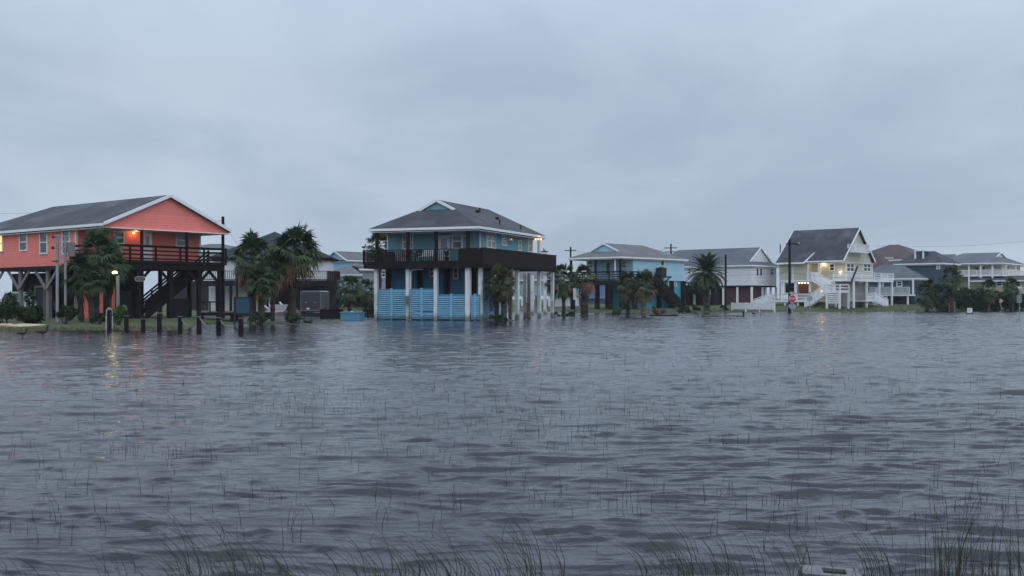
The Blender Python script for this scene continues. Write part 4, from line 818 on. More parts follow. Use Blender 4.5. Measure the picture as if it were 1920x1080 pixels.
wire('wire from the far pole to the pale blue roof ridge', Q(1070, 468, 170), Q(1258, 464, 175), 1.2, .016); wire('faint sky wire beyond the coral roof', Q(-60, 398, 120), Q(60, 399, 120), .1, .012)
wire('wire from the dark pole to the coral gable', Q(418, 411, 74), Q(401, 417, 71.5), .05, .012); wire('thin wire slanting from the coral gable to the palms', Q(418, 412, 74), Q(472, 475, 78), .5, .008)
# ------------------------------------------------------------------ bollards and ropes
bx = ((237, 585, 627, 51), (268.6, 592, 628, 50), (299, 578, 629, 49.5), (337.5, 586, 630, 49), (373, 586, 631, 48.5), (410, 588, 634, 46.5), (451.4, 589, 635, 46))
bl = ['dark timber bollard nearest the white lamp pillar', 'dark timber bollard with a pale chipped top by the bright plant', 'tallest dark timber bollard in the row', 'dark timber bollard at the left end of the pale rope', 'dark timber bollard in the middle of the rope swags', 'dark timber bollard left of the teal board', 'dark timber bollard at the right end of the row in the water']
bp_ = []
for (px, pt_, pb, D), lb in zip(bx, bl):
    x, y, _ = W(px, D); h = dz(pt_, D); b = MB(); r = .105; b.tube([(0,0,-.5), (.01,0,h*.5), (0,0,h-.05), (0,0,h)], [r*1.05, r, r*.97, r*.8], 10)
    t = thing('bollard', lb, 'bollard', (x, y, 0), rnd.uniform(0, 3), 'timber bollards along the flooded kerb'); b.build('post', DARKWOOD, t); g = MB(); g.tube([(0,0,h*.78), (0,0,h*.82)], r*1.12, 10); g.build('rope_collar', GREYWOOD, t); bp_.append((x, y, h))
rl = ['sagging rope left of the middle bollard', 'sagging rope right of the middle bollard', 'low sagging rope between the two right hand bollards']
for i, j, lb, s_ in ((3, 4, rl[0], .42), (4, 5, rl[1], .38), (5, 6, rl[2], .40)):
    a, c = Vector((bp_[i][0], bp_[i][1], bp_[i][2]*.8)), Vector((bp_[j][0], bp_[j][1], bp_[j][2]*.8)); m = MB(); m.tube([a.lerp(c, k/14)-Vector((0,0,4*s_*(k/14)*(1-k/14))) for k in range(15)], .022, 6); solo(m, 'rope', GREYWOOD, lb, 'rope', group='ropes between the bollards')
# lamp pillar, post lamp, sign
x, y, _ = W(205, 52); t = thing('pillar_lamp', 'small white pillar lamp at the left end of the bollards', 'lamp', (x, y, tz(x, y))); b = MB(); b.box(-.13,.13,-.13,.13,-.2,.66); b.build('post', mat('dull white pillar', (.36,.36,.35), .7), t); b = MB(); b.box(-.12,.12,-.12,.12,.7,.95); b.build('lantern', GLASS_L, t); b = MB(); b.tube([(0,0,.95),(0,0,1.08)], [.17,.04], 4); b.build('cap', GREYWOOD, t)
x, y, _ = W(205, 49.5); b = MB(); b.tube([(0,0,-.4),(0,0,.95),(0,0,1.0)], [.11,.1,.07], 10); solo(b, 'bollard', DARKWOOD, 'short dark bollard standing before the white pillar lamp', 'bollard', (x, y, 0), 0, 'timber bollards along the flooded kerb')
x, y, _ = W(221, 57); z = dz(512, 57); t = thing('post_lamp', 'post with a glowing yellow floodlight beside the coral porch', 'lamp', (x, y, 0)); b = MB(); b.box(-.07,.07,-.07,.07,-.2,z-.1); b.build('post', GREYWOOD, t)
b = MB(); b.tube([(-.02,-.05,z-.12), (-.1,-.12,z+.02)], [.05,.15], 10); hd_ = b.build('lamp_head', BLACK, t); b = MB(); b.ball((-.1,-.17,z+.02), .12, (1.2,.6,.7)); b.build('bulb', LAMP_Y, hd_)
l = bpy.data.lights.new('floodlight', 'POINT'); l.energy = 9; l.color = (1,.82,.40); l.shadow_soft_size = .15; o = bpy.data.objects.new('floodlight', l); COL.objects.link(o); o.parent = t; o.location = (-.2,-.5,z+.02)
x, y, _ = W(263, 60); z = dz(523, 60); t = thing('hanging_sign', 'black oval name sign with white rim under the coral deck', 'sign', (x, y, z), R(12))
def stadium(w, h, n=8):
    r = h/2; p = []
    for s_ in (1, -1):
        for i in range(n+1): a = -math.pi/2+math.pi*i/n; p.append((s_*(w/2-r)+s_*r*math.cos(a), r*math.sin(a)*s_))
    return p
b = MB(); b.prism([(p[0], 0, p[1]) for p in stadium(.56, .25)], (0,.03,0)); b.build('rim', WHITE, t); b = MB(); b.prism([(p[0], -.008, p[1]) for p in stadium(.525, .215)], (0,.006,0)); b.build('board', BLACK, t)
b = MB()
for i, (a, c) in enumerate(((-.19,.05), (-.13,.045), (-.075,.04), (-.025,.05), (.035,.04), (.085,.05), (.145,.05))): b.box(a, a+c*.8, -.014, -.009, -.035, .03 if i % 3 else .045)
b.build('lettering', WHITE_POST, t); b = MB(); b.beam((-.15,.015,.12), (-.15,.015,.62), .015); b.beam((.15,.015,.12), (.15,.015,.62), .015); b.build('hanger', BLACK, t)
# grey mast with frame
x, y, _ = W(107.5, 60); t = thing('wire_frame_mast', 'pair of grey poles carrying a wire cage frame before the coral wall', 'mast', (x, y, .1), R(-10)); D = 60
b = MB(); b.cyl(0, 0, -.3, dz(444, D), .085, 10); b.build('pole', STEEL, t); b = MB(); b.cyl(.33, .25, -.3, dz(448, D), .075, 10); b.build('pole', STEEL, t)
b = MB(); z0, z1 = dz(490, D), dz(446, D); w0, w1 = .0, .42
for z in (z0, (z0+z1)/2, z1): b.beam((w0-.15,-.1,z), (w1+.12,-.1,z), .04); b.beam((w0,-.1,z), (w0+.3,.5,z), .04); b.beam((w1,-.1,z), (w1+.25,.5,z), .04)
for i in range(5): b.beam((w0+.1*i,-.1,z0), (w0+.1*i,-.1,z1), .018)
b.build('cage', STEEL, t); b = MB(); b.box(.55,.95,.1,.2,dz(484, D),dz(458, D)); b.build('panel', GREYWOOD, t); b = MB(); b.beam((-.25,-.1,z0-.1), (.1,-.1,z0-.1), .05); b.ball((-.18,-.1,z1-.05), .08); b.ball((-.2,-.1,(z0+z1)/2), .09); b.build('bracket', BLACK, t)
# bent white pipe
x, y, _ = W(58, 58.5); z = dz(583, 58.5); b = MB(); b.tube([(-.38,0,z), (-.07,0,z), (-.02,0,z-.02), (0,0,z-.07), (0,0,.1)], .045, 10); solo(b, 'bent_pipe', WHITE, 'bent white vent pipe beside the left shrub', 'pipe', (x, y, 0))
# sand patch and rocks on the left verge
rg = random.Random(5)
for i in range(9):
    px = 4+6.2*i+rg.uniform(-2,2); x, y, _ = W(px, 54.5+rg.uniform(-1,1)); b = MB(); b.ball((0,0,0), .13+.07*rg.random(), (1.3,1,.6), 8, 5)
    if i < 5: solo(b, 'rock', SAND, ['pale rock nearest the left edge of the photo', 'second pale rock from the left edge', 'third pale rock below the large shrub', 'fourth pale rock below the large shrub', 'pale rock at the start of the sand patch'][i], 'rock', (x, y, tz(x, y)+.04), rg.uniform(0,3), 'pale rocks below the large shrub')
gx_, gy_ = np.meshgrid(np.linspace(0,1,40), np.linspace(0,1,12)); x0 = W(18, 56)[0]; x1 = W(76, 56)[0]; X = x0+(x1-x0)*gx_; Y = 54.6+2.6*gy_+.25*np.sin(gx_*9); Zs = terrain(X, Y)+.12*np.sin(np.pi*gx_)**.7*np.sin(np.pi*gy_)-.02
tag(grid_obj('sand_patch', X, Y, Zs, SAND), 'strip of pale sand on the left verge', None, None, 'structure')
# ------------------------------------------------------------------ under and between the houses
x, y, _ = W(454, 60); t = thing('teal_board', 'dark teal board on a black frame left of the shaggy palm', 'board', (x, y, 0)); s_ = 60/F; b = MB(); b.box(-11*s_, 14*s_, -.04, .04, dz(587, 60), dz(559, 60)); b.build('panel', TEALBOARD, t); b = MB()
for q in (-14, 15): b.box(q*s_-.05, q*s_+.05, -.05, .05, -.1, dz(557, 60))
b.box(-14*s_, 15*s_, -.055, .055, dz(559, 60), dz(556.5, 60)); b.box(-14*s_, 15*s_, -.055, .055, dz(589, 60), dz(587, 60)); b.build('frame', BLACK, t)
x, y, _ = W(450, 70); t = thing('timber_platform', 'low dark timber platform behind the right bollards', 'platform', (x, y, 0), R(-4)); b = MB(); b.box(-2.6,1.7,-.5,1.5,.42,.62); b.build('planks', DARKWOOD, t)
for q in (-2.4, -.4, 1.5):
    b = MB(); b.box(q-.1,q+.1,-.4,-.2,-.1,.42); b.build('leg', DARKWOOD, t)
b = MB(); b.box(-2.6,-1.0,-.5,-.42,1.25,1.33)
for q in (-2.55,-1.8,-1.05): b.box(q-.04,q+.04,-.5,-.42,.62,1.25)
b.build('railing', DARKWOOD, t)
x, y, _ = W(582.5, 96); t = thing('cargo_trailer', 'dark enclosed cargo trailer parked under the white house deck', 'trailer', (x, y, .15), R(-3)); b = MB(); b.box(-.86,.86,0,3.6,.35,1.95); b.build('body', mat('graphite trailer skin', (.055,.058,.065), .5, .1), t)
b = MB(); b.box(-.9,.9,-.03,.05,.28,.37); b.box(-.9,-.84,-.03,.05,.37,1.93); b.box(.84,.9,-.03,.05,.37,1.93); b.box(-.9,.9,-.03,.05,1.93,2.0); b.prism([(-.86,.05,1.95),(.86,.05,1.95),(.7,.05,2.06),(-.7,.05,2.06)], (0,3.5,0)); b.build('frame', mat('dull trailer trim', (.15,.155,.16), .6), t)
b = MB(); b.box(-.84,.84,-.04,-.005,.38,1.92); dr = b.build('door', mat('charcoal door skin', (.04,.042,.048), .5, .1), t); b = MB(); b.box(.3,.5,-.07,-.04,1.0,1.05); b.box(-.5,-.3,-.07,-.04,1.0,1.05); b.build('handle', STEEL, dr)
for q in (-.95, .95):
    b = MB(); b.tube([(q-.09,1.8,.3),(q+.09,1.8,.3)], .33, 14); w_ = b.build('wheel', BLACK, t); b = MB(); b.tube([(q-.1,1.8,.3),(q+.1,1.8,.3)], .17, 10); b.build('rim', STEEL, w_)
for q in (-.75, .75): b = MB(); b.box(q-.07,q+.07,-.06,-.03,.42,.52); b.build('tail_lamp', RED, t)
b = MB(); b.box(-.35,-.1,-.06,-.04,.42,.54); b.build('number_plate', WHITE, t)
x, y, _ = W(664, 76); t = thing('dock_box', 'pale blue box at the water edge left of the blue house', 'box', (x, y, -.1), R(-14)); b = MB(); b.box(-.85,.55,-.4,.55,0,.62); b.build('body', mat('faded blue box paint', (.09,.25,.36), .6, .12), t); b = MB(); b.box(-.9,.6,-.45,.6,.62,.68); b.build('lid', mat('blue box lid', (.11,.28,.40), .6, .1), t); b = MB(); b.box(-.2,.0,-.2,-.05,.68,.72); b.build('handle', WHITE, t)
x, y, _ = W(622, 84); b = MB(); b.box(-.85,.85,-.1,.1,-.2,.62); b.box(-.9,.9,-.13,.13,.62,.70); 
for q in (-.85,-.28,.28,.83): b.box(q-.06,q+.06,-.14,-.1,-.2,.62)
solo(b, 'low_wall', DARKWOOD, 'low dark timber wall left of the pale blue box', 'wall', (x, y, 0), R(-8)); x, y, _ = W(694, 86); t = thing('low_fence', 'short dark fence between the pale blue box and the blue house', 'fence', (x, y, 0), R(-6)); b = MB(); b.box(-.6,.6,-.05,.05,.5,.6); b.box(-.6,.6,-.05,.05,.05,.13); b.build('rail', DARKWOOD, t)
for q in (-.5,-.17,.17,.5): b = MB(); b.box(q-.05,q+.05,-.06,-.04+.1,-.2,.6); b.build('post', DARKWOOD, t)
# parked cars glimpsed under the left houses
def car(label, px, D, m, rz, zb=None):
    x, y, _ = W(px, D); t = thing('parked_car', label, 'car', (x, y, tz(x, y) if zb is None else zb), rz, 'cars parked under the houses'); b = MB()
    prof = [(-2.2,.35),(-2.25,.75),(-1.5,.95),(-.95,1.42),(.75,1.45),(1.5,.98),(2.2,.88),(2.25,.4)]; b.prism([(p[0], -.85, p[1]) for p in prof], (0,1.7,0)); b.build('body', m, t)
    g = MB(); g.prism([(-1.35,-.86,.98),(-.9,-.86,1.36),(.7,-.86,1.38),(1.3,-.86,.99)], (0,1.72,0)); g.build('window', GLASS_D, t)
    for wx in (-1.4, 1.4):
        for wy in (-.86, .86): b = MB(); b.tube([(wx,wy-.1,.33),(wx,wy+.1,.33)], .33, 14); w_ = b.build('wheel', BLACK, t); b = MB(); b.tube([(wx,wy-.11,.33),(wx,wy+.11,.33)], .18, 10); b.build('rim', STEEL, w_)
    for wy in (-.6,.6): b = MB(); b.box(2.2,2.27,wy-.15,wy+.15,.65,.78); b.build('headlight', WHITE, t); b = MB(); b.box(-2.27,-2.2,wy-.15,wy+.15,.65,.8); b.build('tail_lamp', RED, t)
    return t
car('white car under the white house just left of the cargo trailer', 530, 100, GREYWOOD, R(80)); a_ = HO.world((HO.L(48, off=1.5)[0], 1.5, .2)); t = car('pale car parked behind the large shrub at the left edge', 60, 70, WHITE_POST, R(-39)); t.location = a_; t.scale = (1.1, 1.1, 1.22)
# deck furniture on the blue house
def on_deck(px, off, z=4.05): u, _ = HB.L(px, off=off); return HB.world((u, off, z))
t = thing('grill', 'bulky grill under a black cover at the left end of the blue deck', 'grill', on_deck(722, 1.1), HB.th); b = MB(); b.prism([(-.72,-.3,0),(.72,-.3,0),(.68,-.3,.62),(.5,-.3,.8),(-.55,-.3,.76),(-.7,-.3,.55)], (0,.6,0)); b.build('cover', BLACK, t)
t = thing('grill', 'rounded black covered smoker near the corner of the blue deck', 'grill', on_deck(885, 1.2), HB.th); b = MB(); b.ball((0,0,.62), .42, (1.5,.9,.8), 12, 8); b.box(-.5,.5,-.3,.3,0,.5); b.build('cover', BLACK, t)
def chair(label, px, m, off=1.3):
    t = thing('patio_chair', label, 'chair', on_deck(px, off), HB.th+R(rnd.uniform(-25,25)), 'chairs on the blue deck')
    b = MB(); b.box(-.26,.26,-.25,.25,.40,.45); b.build('seat', m, t); b = MB(); b.prism([(-.26,.22,.45),(.26,.22,.45),(.26,.34,.95),(-.26,.34,.95)], (0,.04,0)); b.build('backrest', m, t)
    for q in (-.28,.28):
        b = MB(); b.beam((q,-.25,.62),(q,.27,.64), .05); b.build('armrest', m, t)
        for w_ in (-.22,.22): b = MB(); b.beam((q,w_,0),(q,w_,.62), .04); b.build('leg', m, t)
chair('red patio chair behind the railing left of the pillar with meter boxes', 758.5, RED); chair('pale patio chair left of the blue house door', 793, WHITE_POST); chair('pale patio chair nearest the blue house door', 804, WHITE_POST); chair('dark patio chair right of the red chair', 779, BLACK)
t = thing('potted_plant', 'dark potted plant under the blue house front door', 'plant', on_deck(837, 1.0), 0); b = MB(); b.tube([(0,0,0),(0,0,.35)], [.13,.18], 10); b.build('pot', BLACK, t); b = MB()
for i in range(60): a = i*2.4; r_ = .1+.15*rnd.random(); b.beam((0,0,.35),(r_*math.cos(a), r_*math.sin(a), .5+.35*rnd.random()), .05, .01)
b.build('foliage', BUSH, t)
y_, z_ = HB.Rt(923.5, 570, -.3); t = thing('hose_reel', 'round grey hose coil hanging on the blue fence', 'hose reel', HB.world((-.34, y_, z_)), HB.th+R(90)); b = MB()
for k in range(3): b.tube([(.30*(1-.12*k)*math.cos(a/16*6.283), .03-.03*k, .48*(1-.1*k)*math.sin(a/16*6.283)) for a in range(17)], .045, 6, False)
b.build('hose', mat('faded hose', (.16,.12,.12), .7), t); b = MB(); b.box(-.05,.05,.05,.1,-.2,.3); b.build('bracket', STEEL, t)
x, y, _ = W(988, 78); t = thing('hand_trolley', 'small dark trolley leaning between the pillars right of the two palms', 'trolley', (x, y, 0)); b = MB(); b.beam((0,0,.1),(0,.2,1.1), .06); b.beam((-.18,0,.1),(.18,0,.1), .06); b.tube([(-.25,.1,.9),(-.2,.1,1.1),(0,.2,1.15),(.2,.1,1.1),(.25,.1,.9)], .03, 6); b.build('frame', BLACK, t)
for q in (-.22,.22): b = MB(); b.tube([(q-.03,0,.14),(q+.03,0,.14)], .15, 12); b.build('wheel', BLACK, t)
# small grass mound at the left foot of the blue house, planting bed by the pale blue house
gx_, gy_ = np.meshgrid(np.linspace(-1,1,40), np.linspace(-1,1,16)); x, y, _ = W(737, 80); tag(grid_obj('grass_mound', x+1.5*gx_, y+2.2*gy_, -.1+.34*np.sqrt(np.clip(1-gx_**2-gy_**2,0,1))+.02*np.sin(gx_*19+gy_*7), GROUND), 'low grass mound in front of the blue fence', None, None, 'structure')
for nm, px, D, a, c, h_ in (('palm_mound', 520, 65, 4.2, 2.0, .22), ('planting_bed', 1236, 95, 3.2, 1.1, .22), ('palm_bed', 1058, 92.5, 1.0, .8, .16), ('palm_bed', 940, 74.5, 1.5, .9, .14), ('palm_bed', 1098, 94.5, 1.1, .8, .14), ('palm_bed', 1190, 93.5, 1.6, .8, .12)):
    x, y, _ = W(px, D); tag(grid_obj(nm, x+a*gx_, y+c*gy_, -.08+h_*np.clip(1-gx_**2-gy_**2,0,1)**.4+.02*np.sin(gx_*17+gy_*9), GROUND), 'low planted mound in the flood', None, None, 'structure')
x, y, _ = W(1243, 92); t = thing('bed_edging', 'dark timber edging with a pale kerb around the pink flower bed', 'edging', (x, y, 0), R(3)); b = MB(); b.box(-1.1,1.25,-.1,.1,-.1,.16); b.box(1.05,1.25,.1,2.0,-.1,.16); b.build('timber', DARKWOOD, t); b = MB(); b.box(-1.15,1.3,-.26,-.13,-.2,.035); b.build('kerb', CONCRETE, t)
# white picket fence by the white house
x0, x1 = 1372, 1452; D0 = 121; X0, X1 = W(x0, D0)[0], W(x1, 116)[0]; t = thing('picket_fence', 'low white board fence in front of the maroon panels', 'fence', (X0, D0, .25), math.atan2(116-D0, X1-X0)); L_ = math.hypot(X1-X0, 116-D0); b = MB(); n = int(L_/.16)
for i in range(n): b.box(L_*i/n, L_*(i+.86)/n, -.015, .015, .08, .80)
b.build('boards', WHITE, t); b = MB(); b.box(0, L_, .02, .06, .2, .28); b.box(0, L_, .02, .06, .6, .68); b.build('rail', WHITE, t)
for i in range(4): b = MB(); q = L_*i/3; b.box(q-.05, q+.05, -.05, .05+.03, -.2, .85); b.build('post', WHITE, t)
# ------------------------------------------------------------------ street signs
def octagon(r, n=8): return [(r*math.cos(math.pi/8+2*math.pi*i/n), r*math.sin(math.pi/8+2*math.pi*i/n)) for i in range(n)]
def text(body, size, m, parent, loc, rot=(R(90),0,0), name='lettering'):
    c = bpy.data.curves.new(name, 'FONT'); c.body = body; c.size = size; c.align_x = 'CENTER'; c.align_y = 'CENTER'; c.extrude = .002; c.materials.append(m)
    q = bpy.data.objects.new(name, c); COL.objects.link(q); bpy.context.view_layer.update(); me = bpy.data.meshes.new_from_object(q.evaluated_get(bpy.context.evaluated_depsgraph_get())); bpy.data.objects.remove(q)
    o = bpy.data.objects.new(name, me); COL.objects.link(o); o.parent = parent; o.location = loc; o.rotation_euler = rot; return o
D = dep(597); x, y, _ = W(1486, D); t = thing('stop_sign', 'red octagonal stop sign on a post standing in the flood', 'sign', (x, y, 0), R(4)); zc_ = dz(560, D); r8 = .30
b = MB(); b.cyl(0, .03, -.5, zc_+.32, .028, 8); b.build('post', STEEL, t); b = MB(); b.prism([(p[0], 0, zc_+p[1]) for p in octagon(r8)], (0,-.012,0)); b.build('border', WHITE, t); b = MB(); b.prism([(p[0], -.013, zc_+p[1]) for p in octagon(r8*.92)], (0,-.006,0)); fc = b.build('face', RED, t); text('STOP', .20, WHITE, fc, (0,-.021,zc_))
b = MB(); zd = dz(574, D); b.prism([(-.34,.06,zd),(0,.06,zd-.34),(.34,.06,zd),(0,.06,zd+.34)], (0,.01,0)); b.build('back_plate', STEEL, t)
b = MB(); b.box(-.22,.22,.0,.03,dz(551.5, D),dz(547, D)); b.build('street_plate', STEEL, t)
D = dep(590); x, y, _ = W(1518, D); t = thing('round_sign', 'round grey backed sign on a thin post right of the stop sign', 'sign', (x, y, 0), R(-8)); b = MB(); b.cyl(0,.03,-.4,dz(548, D),.03,8); b.build('post', STEEL, t); b = MB(); b.tube([(0,0,dz(560, D)),(0,-.012,dz(560, D))], .28, 18); b.build('disc', STEEL, t); b = MB(); b.box(-.1,.1,.0,.02,dz(551, D),dz(547, D)); b.build('plate', STEEL, t)
D = dep(593.5); x, y, _ = W(1911, D); t = thing('narrow_sign', 'narrow grey sign on a post near the right edge of the photo', 'sign', (x, y, 0), R(-50)); b = MB(); b.cyl(0,.03,-.4,dz(540, D),.03,8); b.build('post', STEEL, t); b = MB(); b.box(-.2,.2,-.015,0,dz(568, D),dz(553, D)); b.build('plate', STEEL, t); b = MB(); b.box(-.1,.25,-.03,.0,dz(541, D),dz(537.5, D)); b.build('lamp_head', WHITE, t)
D = 105; x, y, _ = W(1818, D); t = thing('yard_sign', 'small white board sign standing at the flooded verge on the right', 'sign', (x, y, 0), R(5)); b = MB(); b.box(-.26,.26,-.02,.02,dz(586, D),dz(577.5, D)); b.build('board', WHITE, t); b = MB()
for q in (-.28,.28): b.box(q-.025,q+.025,-.03,.03,-.2,dz(577, D))
b.box(-.3,.3,-.032,.032,dz(588.5, D),dz(587, D)); b.build('frame', BLACK, t); b = MB()
for i in range(3): b.box(-.18,.18-.05*i,-.026,-.021,dz(579.6+2*i, D)-.02,dz(579.6+2*i, D)+.02)
b.build('lettering', GREYWOOD, t)
x, y, _ = W(1709.5, 122); t = thing('utility_box', 'dark green utility box on the lawn before the slate blue house', 'box', (x, y, tz(x, y))); b = MB(); b.box(-.3,.3,-.2,.2,-.1,.42); b.build('body', BUSH, t); b = MB(); b.prism([(-.32,-.22,.42),(.32,-.22,.42),(.26,-.1,.5),(-.26,-.1,.5)], (0,.3,0)); b.build('lid', GREYWOOD, t)
x, y, _ = W(1077, 91); t = thing('info_post', 'white notice plate on a dark post right of the slender palm', 'sign', (x, y, 0)); b = MB(); b.cyl(0,0,-.4,1.5,.05,8); b.build('post', BLACK, t); b = MB(); b.box(-.1,.1,-.06,-.04,dz(562, 91),dz(540, 91)); b.build('plate', WHITE_POST, t)
x, y, _ = W(1426, 95); b = MB(); b.cyl(0,0,-.3,.55,.03,8); b.box(-.05,.05,-.03,.03,.55,.6); solo(b, 'marker_stake', GREYWOOD, 'thin grey stake in the flood before the white fence', 'stake', (x, y, 0))
# barrier pipe in the flood
D = 88; a, c = Q(1315, 596, D), Q(1396, 594, D); t = thing('pipe_barrier', 'long dark pipe barrier just above the flood', 'barrier', (a.x, a.y, 0)); d_ = c-a; d_.z = 0; b = MB(); b.tube([(0,0,.10), (d_.x*.5,0,.12), (d_.x,0,.1)], .035, 8); b.build('rail', BLACK, t)
for q in (.03,.34,.83): b = MB(); b.cyl(d_.x*q,0,-.3,.16,.045,8); b.build('post', BLACK, t)
D = 79; a = Q(1332, 599, D); t = thing('pipe_barrier', 'pale pipe on a dark stub post nearer than the long barrier', 'barrier', (a.x, a.y, 0)); b = MB(); b.tube([(0,0,.08),(2.6,0,.1)], .03, 8); b.build('rail', GREYWOOD, t); b = MB(); b.cyl(1.45,0,-.4,.09,.05,8); b.build('post', BLACK, t); b = MB(); b.beam((0,0,.08),(-.15,-.1,-.12), .05); b.build('brace', BLACK, t)
x, y, _ = W(1394, 92); b = MB(); b.box(-.07,.07,-.07,.07,-.3,.38); b.box(-.09,.09,-.09,.09,.38,.42); solo(b, 'short_post', BLACK, 'short black post at the end of the pipe barrier', 'post', (x, y, 0))
x, y, _ = W(1366, 92)
# floating broken board in the foreground
x, y, _ = W(1556, 5.9); t = thing('floating_board', 'pale weathered board with a dark opening adrift among the rushes', 'board', (x, y, .0), R(-6)); t.rotation_euler = (R(5), R(3), R(-7)); b = MB(); b.box(-.15,-.035,-.05,.10,.0,.022); b.box(.09,.16,-.05,.10,.0,.022); b.box(-.035,.09,-.05,-.012,.0,.022); b.box(-.035,.09,.075,.10,.0,.022); b.build('plank', mat('sodden grey board', (.13,.13,.135), .6, .3, 8), t); b = MB(); b.box(-.035,.09,-.012,.075,-.01,.004); b.build('opening', BLACK, t)
# ------------------------------------------------------------------ birds
def duck(label, p, rz, s_=1.0, head=.0, m=None, long=False, group='ducks and grackles'):
    b = MB(); seg = [(-.38,0,.25,.012),(-.26,0,.26,.05),(-.12,0,.25,.085),(.02,0,.25,.10),(.13,0,.27,.085),(.20,0,.31,.06)]
    nk = [(.23,0,.38,.045),(.245,0,.46+head,.042),(.25,0,.51+head,.05),(.27,0,.54+head,.055),(.31,0,.53+head,.04),(.35,0,.515+head,.016),(.40,0,.507+head,.010)]
    pr = seg+nk; b.tube([q[:3] for q in pr], [q[3] for q in pr], 10)
    o = thing('duck' if not long else 'grackle', label, 'bird', (p[0], p[1], p[2]+(.04 if not long else 0)), rz, group); o.scale = (s_,)*3; b.build('body', m or SKIN_DUCK, o, None, True)
    for q in (-.04,.04): b = MB(); b.tube([(.0,q,.17),(.02,q,.06),(.01,q,-.06)], .014, 5); b.box(.0,.07,q-.02,q+.02,-.065,-.055); b.build('leg', BLACK, o)
    for q in (-1,1): b = MB(); b.prism([(-.3,q*.045,.28),(-.05,q*.098,.30),(.1,q*.09,.27),(-.05,q*.10,.20)], (0,q*.012,0)); b.build('wing', m or BLACK, o)
    return o
dk = Vector(W(42, dep(634.5))); duck('brown duck wading alone nearest the left edge', dk, R(10), .6); duck('brown duck with raised neck wading before the sand patch', Vector(W(80, dep(634)))+Vector((0,0,.02)), R(5), .7, .05); duck('small bird wading left of the bollards', Vector(W(160, dep(631.5))), R(170), .45)
y_, z_ = HB.L(682, 470, .03); duck('black bird perched on the left end of the blue deck rail', HB.world((y_, .03, 4.96)), R(60), .75, .02, BLACK, True); u_, _ = HB.Rt(1018, 478); duck('black bird perched on the solid rail under the string lamps', HB.world((0, u_, 5.0)), R(20), .6, 0, BLACK, True); u_, _ = HB.Rt(1023, 478); duck('black bird with raised head at the right of the solid rail', HB.world((0, u_, 5.0)), R(200), .7, .03, BLACK, True)
duck('dark bird standing on the short black post', Vector((*W(1413, 93)[:2], .05)), R(-160), .7, .05, BLACK, True)
# ------------------------------------------------------------------ rushes and stems
def blades(name, label, items, m, n=6):
    vs = []; fs = []
    for (x, y, h, lx, ly, w) in items:
        b = len(vs); k = n if h > .3 else 3
        for i in range(k+1):
            t = i/k; bend = t**2.2; zz = h*(t-.25*bend*min(1, (abs(lx)+abs(ly)))); ww = w*(1-.82*t)
            cx, cy = x+lx*h*bend, y+ly*h*bend
            vs += [(cx-ww, cy-ww*.4, zz-.05), (cx+ww, cy-ww*.4, zz-.05), (cx, cy+ww, zz-.05)]
            if i: j = b+3*(i-1); fs += [(j, j+1, j+4, j+3), (j+1, j+2, j+5, j+4), (j+2, j, j+3, j+5)]
    me = bpy.data.meshes.new(name); me.from_pydata(vs, [], fs); me.materials.append(m); o = bpy.data.objects.new(name, me); COL.objects.link(o); return tag(o, label, None, None, 'stuff')
rg = random.Random(77); it = []
cl = [(rg.uniform(-80, 2000), rg.uniform(690, 985), rg.choice((30, 60, 110)), rg.randint(3, 11)) for _ in range(95)] + [(rg.uniform(380, 1250), rg.uniform(745, 815), 90, rg.randint(5, 12)) for _ in range(26)]
for px, py, sp, n in cl:
    for _ in range(n):
        q = px+rg.gauss(0, sp); r_ = py+rg.gauss(0, sp*.16)
        if not 660 < r_ < 1040: continue
        D = dep(r_); x, y, _ = W(q, D); it.append((x, y, rg.uniform(.05,.18)*rg.uniform(.5,1.0)+.05, rg.gauss(0,.12), rg.gauss(0,.12), .0016+.00011*D))
for _ in range(260):
    r_ = 660+380*rg.random()**1.1; D = dep(r_); x, y, _ = W(rg.uniform(-120, 2040), D); it.append((x, y, rg.uniform(.07,.24)+.05, rg.gauss(-.05,.25), rg.gauss(0,.15), .0016+.00011*D))
for _ in range(90):
    r_ = 640+60*rg.random(); D = dep(r_); x, y, _ = W(rg.uniform(450, 1500), D); it.append((x, y, rg.uniform(.06,.16)+.05, 0, 0, .004))
blades('emergent_stems', 'sparse dark stems poking out of the flooded marsh', it, STEM)
it = []
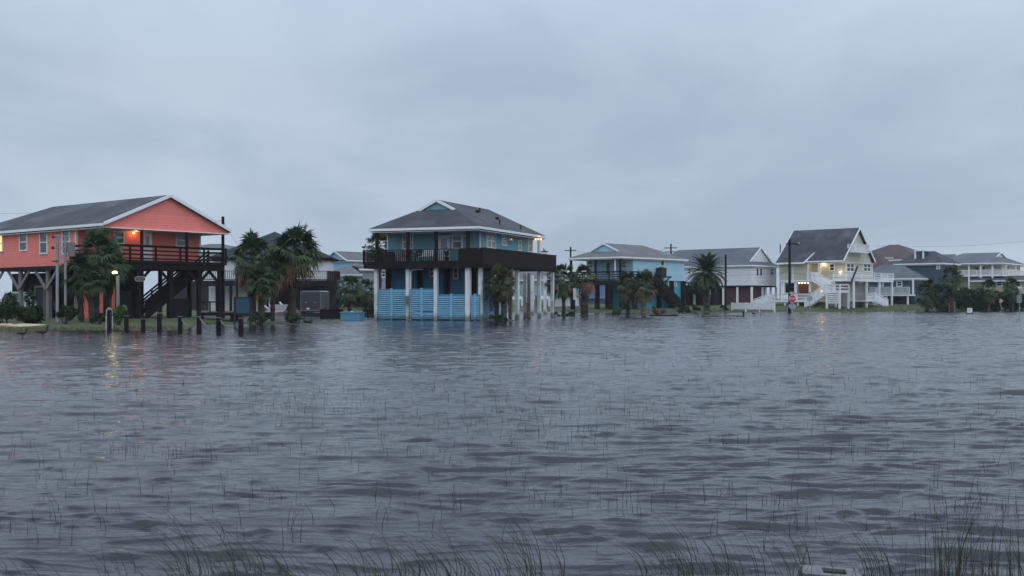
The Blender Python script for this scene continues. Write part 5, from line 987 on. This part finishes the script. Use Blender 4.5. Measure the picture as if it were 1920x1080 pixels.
for px, n, sp, hh, ln in ((225, 7, 25, .30, -.5), (330, 12, 25, .44, -1.0), (395, 16, 30, .46, -.9), (455, 16, 40, .36, -1.0), (540, 26, 40, .34, -1.0), (690, 16, 25, .36, -.9), (790, 26, 40, .38, -.8), (890, 18, 35, .40, -.9), (985, 16, 25, .48, -.6), (1040, 6, 20, .3, -.4), (1250, 26, 35, .40, -.6), (1330, 10, 30, .26, -.4), (1385, 12, 25, .36, -.5), (1475, 9, 18, .44, -.6), (1500, 5, 20, .3, .2), (1625, 12, 40, .36, -.5), (1660, 8, 25, .34, -.4), (1770, 22, 28, .42, -.1), (1810, 16, 28, .42, .15), (1880, 18, 40, .34, 0), (1940, 12, 30, .36, -.2), (60, 6, 60, .16, -1.2), (-20, 8, 30, .3, -.8)):
    for _ in range(int(n*1.6)):
        D = 5.15+rg.random()*1.0; x, y, _ = W(px+rg.gauss(0, sp)+20*(ln < -.5), D); it.append((x, y, hh*rg.uniform(.45,1.3)+.05, ln*rg.uniform(.5,1.5), rg.gauss(0,.2), rg.uniform(.0016,.0030)))
for _ in range(240):
    D = 5.2+.9*rg.random(); px = rg.choice((rg.gauss(560,160), rg.gauss(1290,70), rg.gauss(1780,110), rg.gauss(860,120))); x, y, _ = W(px, D); it.append((x, y, rg.uniform(.06,.2), rg.gauss(-.3,.4), rg.gauss(0,.3), .002))
blades('foreground_rushes', 'long dark rushes leaning with the wind at the near shore', it, RUSH, 8)

it = []
for lo, hi, n, dd, hh in ((-40, 345, 1500, 3.2, .16), (380, 470, 250, 2.2, .2), (1060, 1300, 500, 6, .26), (1290, 1960, 1500, 9, .3)):
    for _ in range(n):
        px = rg.uniform(lo, hi); D = float(np.interp(px, SH_PX, SH_D))+dd*rg.random()**1.6-.3; x, y, _ = W(px, D); z = tz(x, y)
        if z > -.06: it.append((x, y, hh*rg.uniform(.4,1.2)+.05+max(z,0), rg.gauss(-.2,.4), rg.gauss(0,.2), .00022*D))
blades('verge_grass', 'rough grass along the flooded verges', it, mat('verge grass blades', (.045,.062,.020), .7, .4, 3, col2=(.10,.09,.045), c2scale=.5, c2pos=(.5,.65)))
# ------------------------------------------------------------------ damp air
m = bpy.data.materials.new('damp air'); m.use_nodes = True; t_ = m.node_tree; t_.nodes.clear(); o_ = N(t_, 'ShaderNodeOutputMaterial'); v_ = N(t_, 'ShaderNodeVolumePrincipled', Density=.0002); v_.inputs['Color'].default_value = (.92,.96,1,1); t_.links.new(v_.outputs[0], o_.inputs['Volume'])
b = MB(); b.box(-3300, 3300, -400, 4700, -2.0, 13.0); tag(b.build('haze', m), 'thin grey haze in the rainy air', None, None, 'stuff')
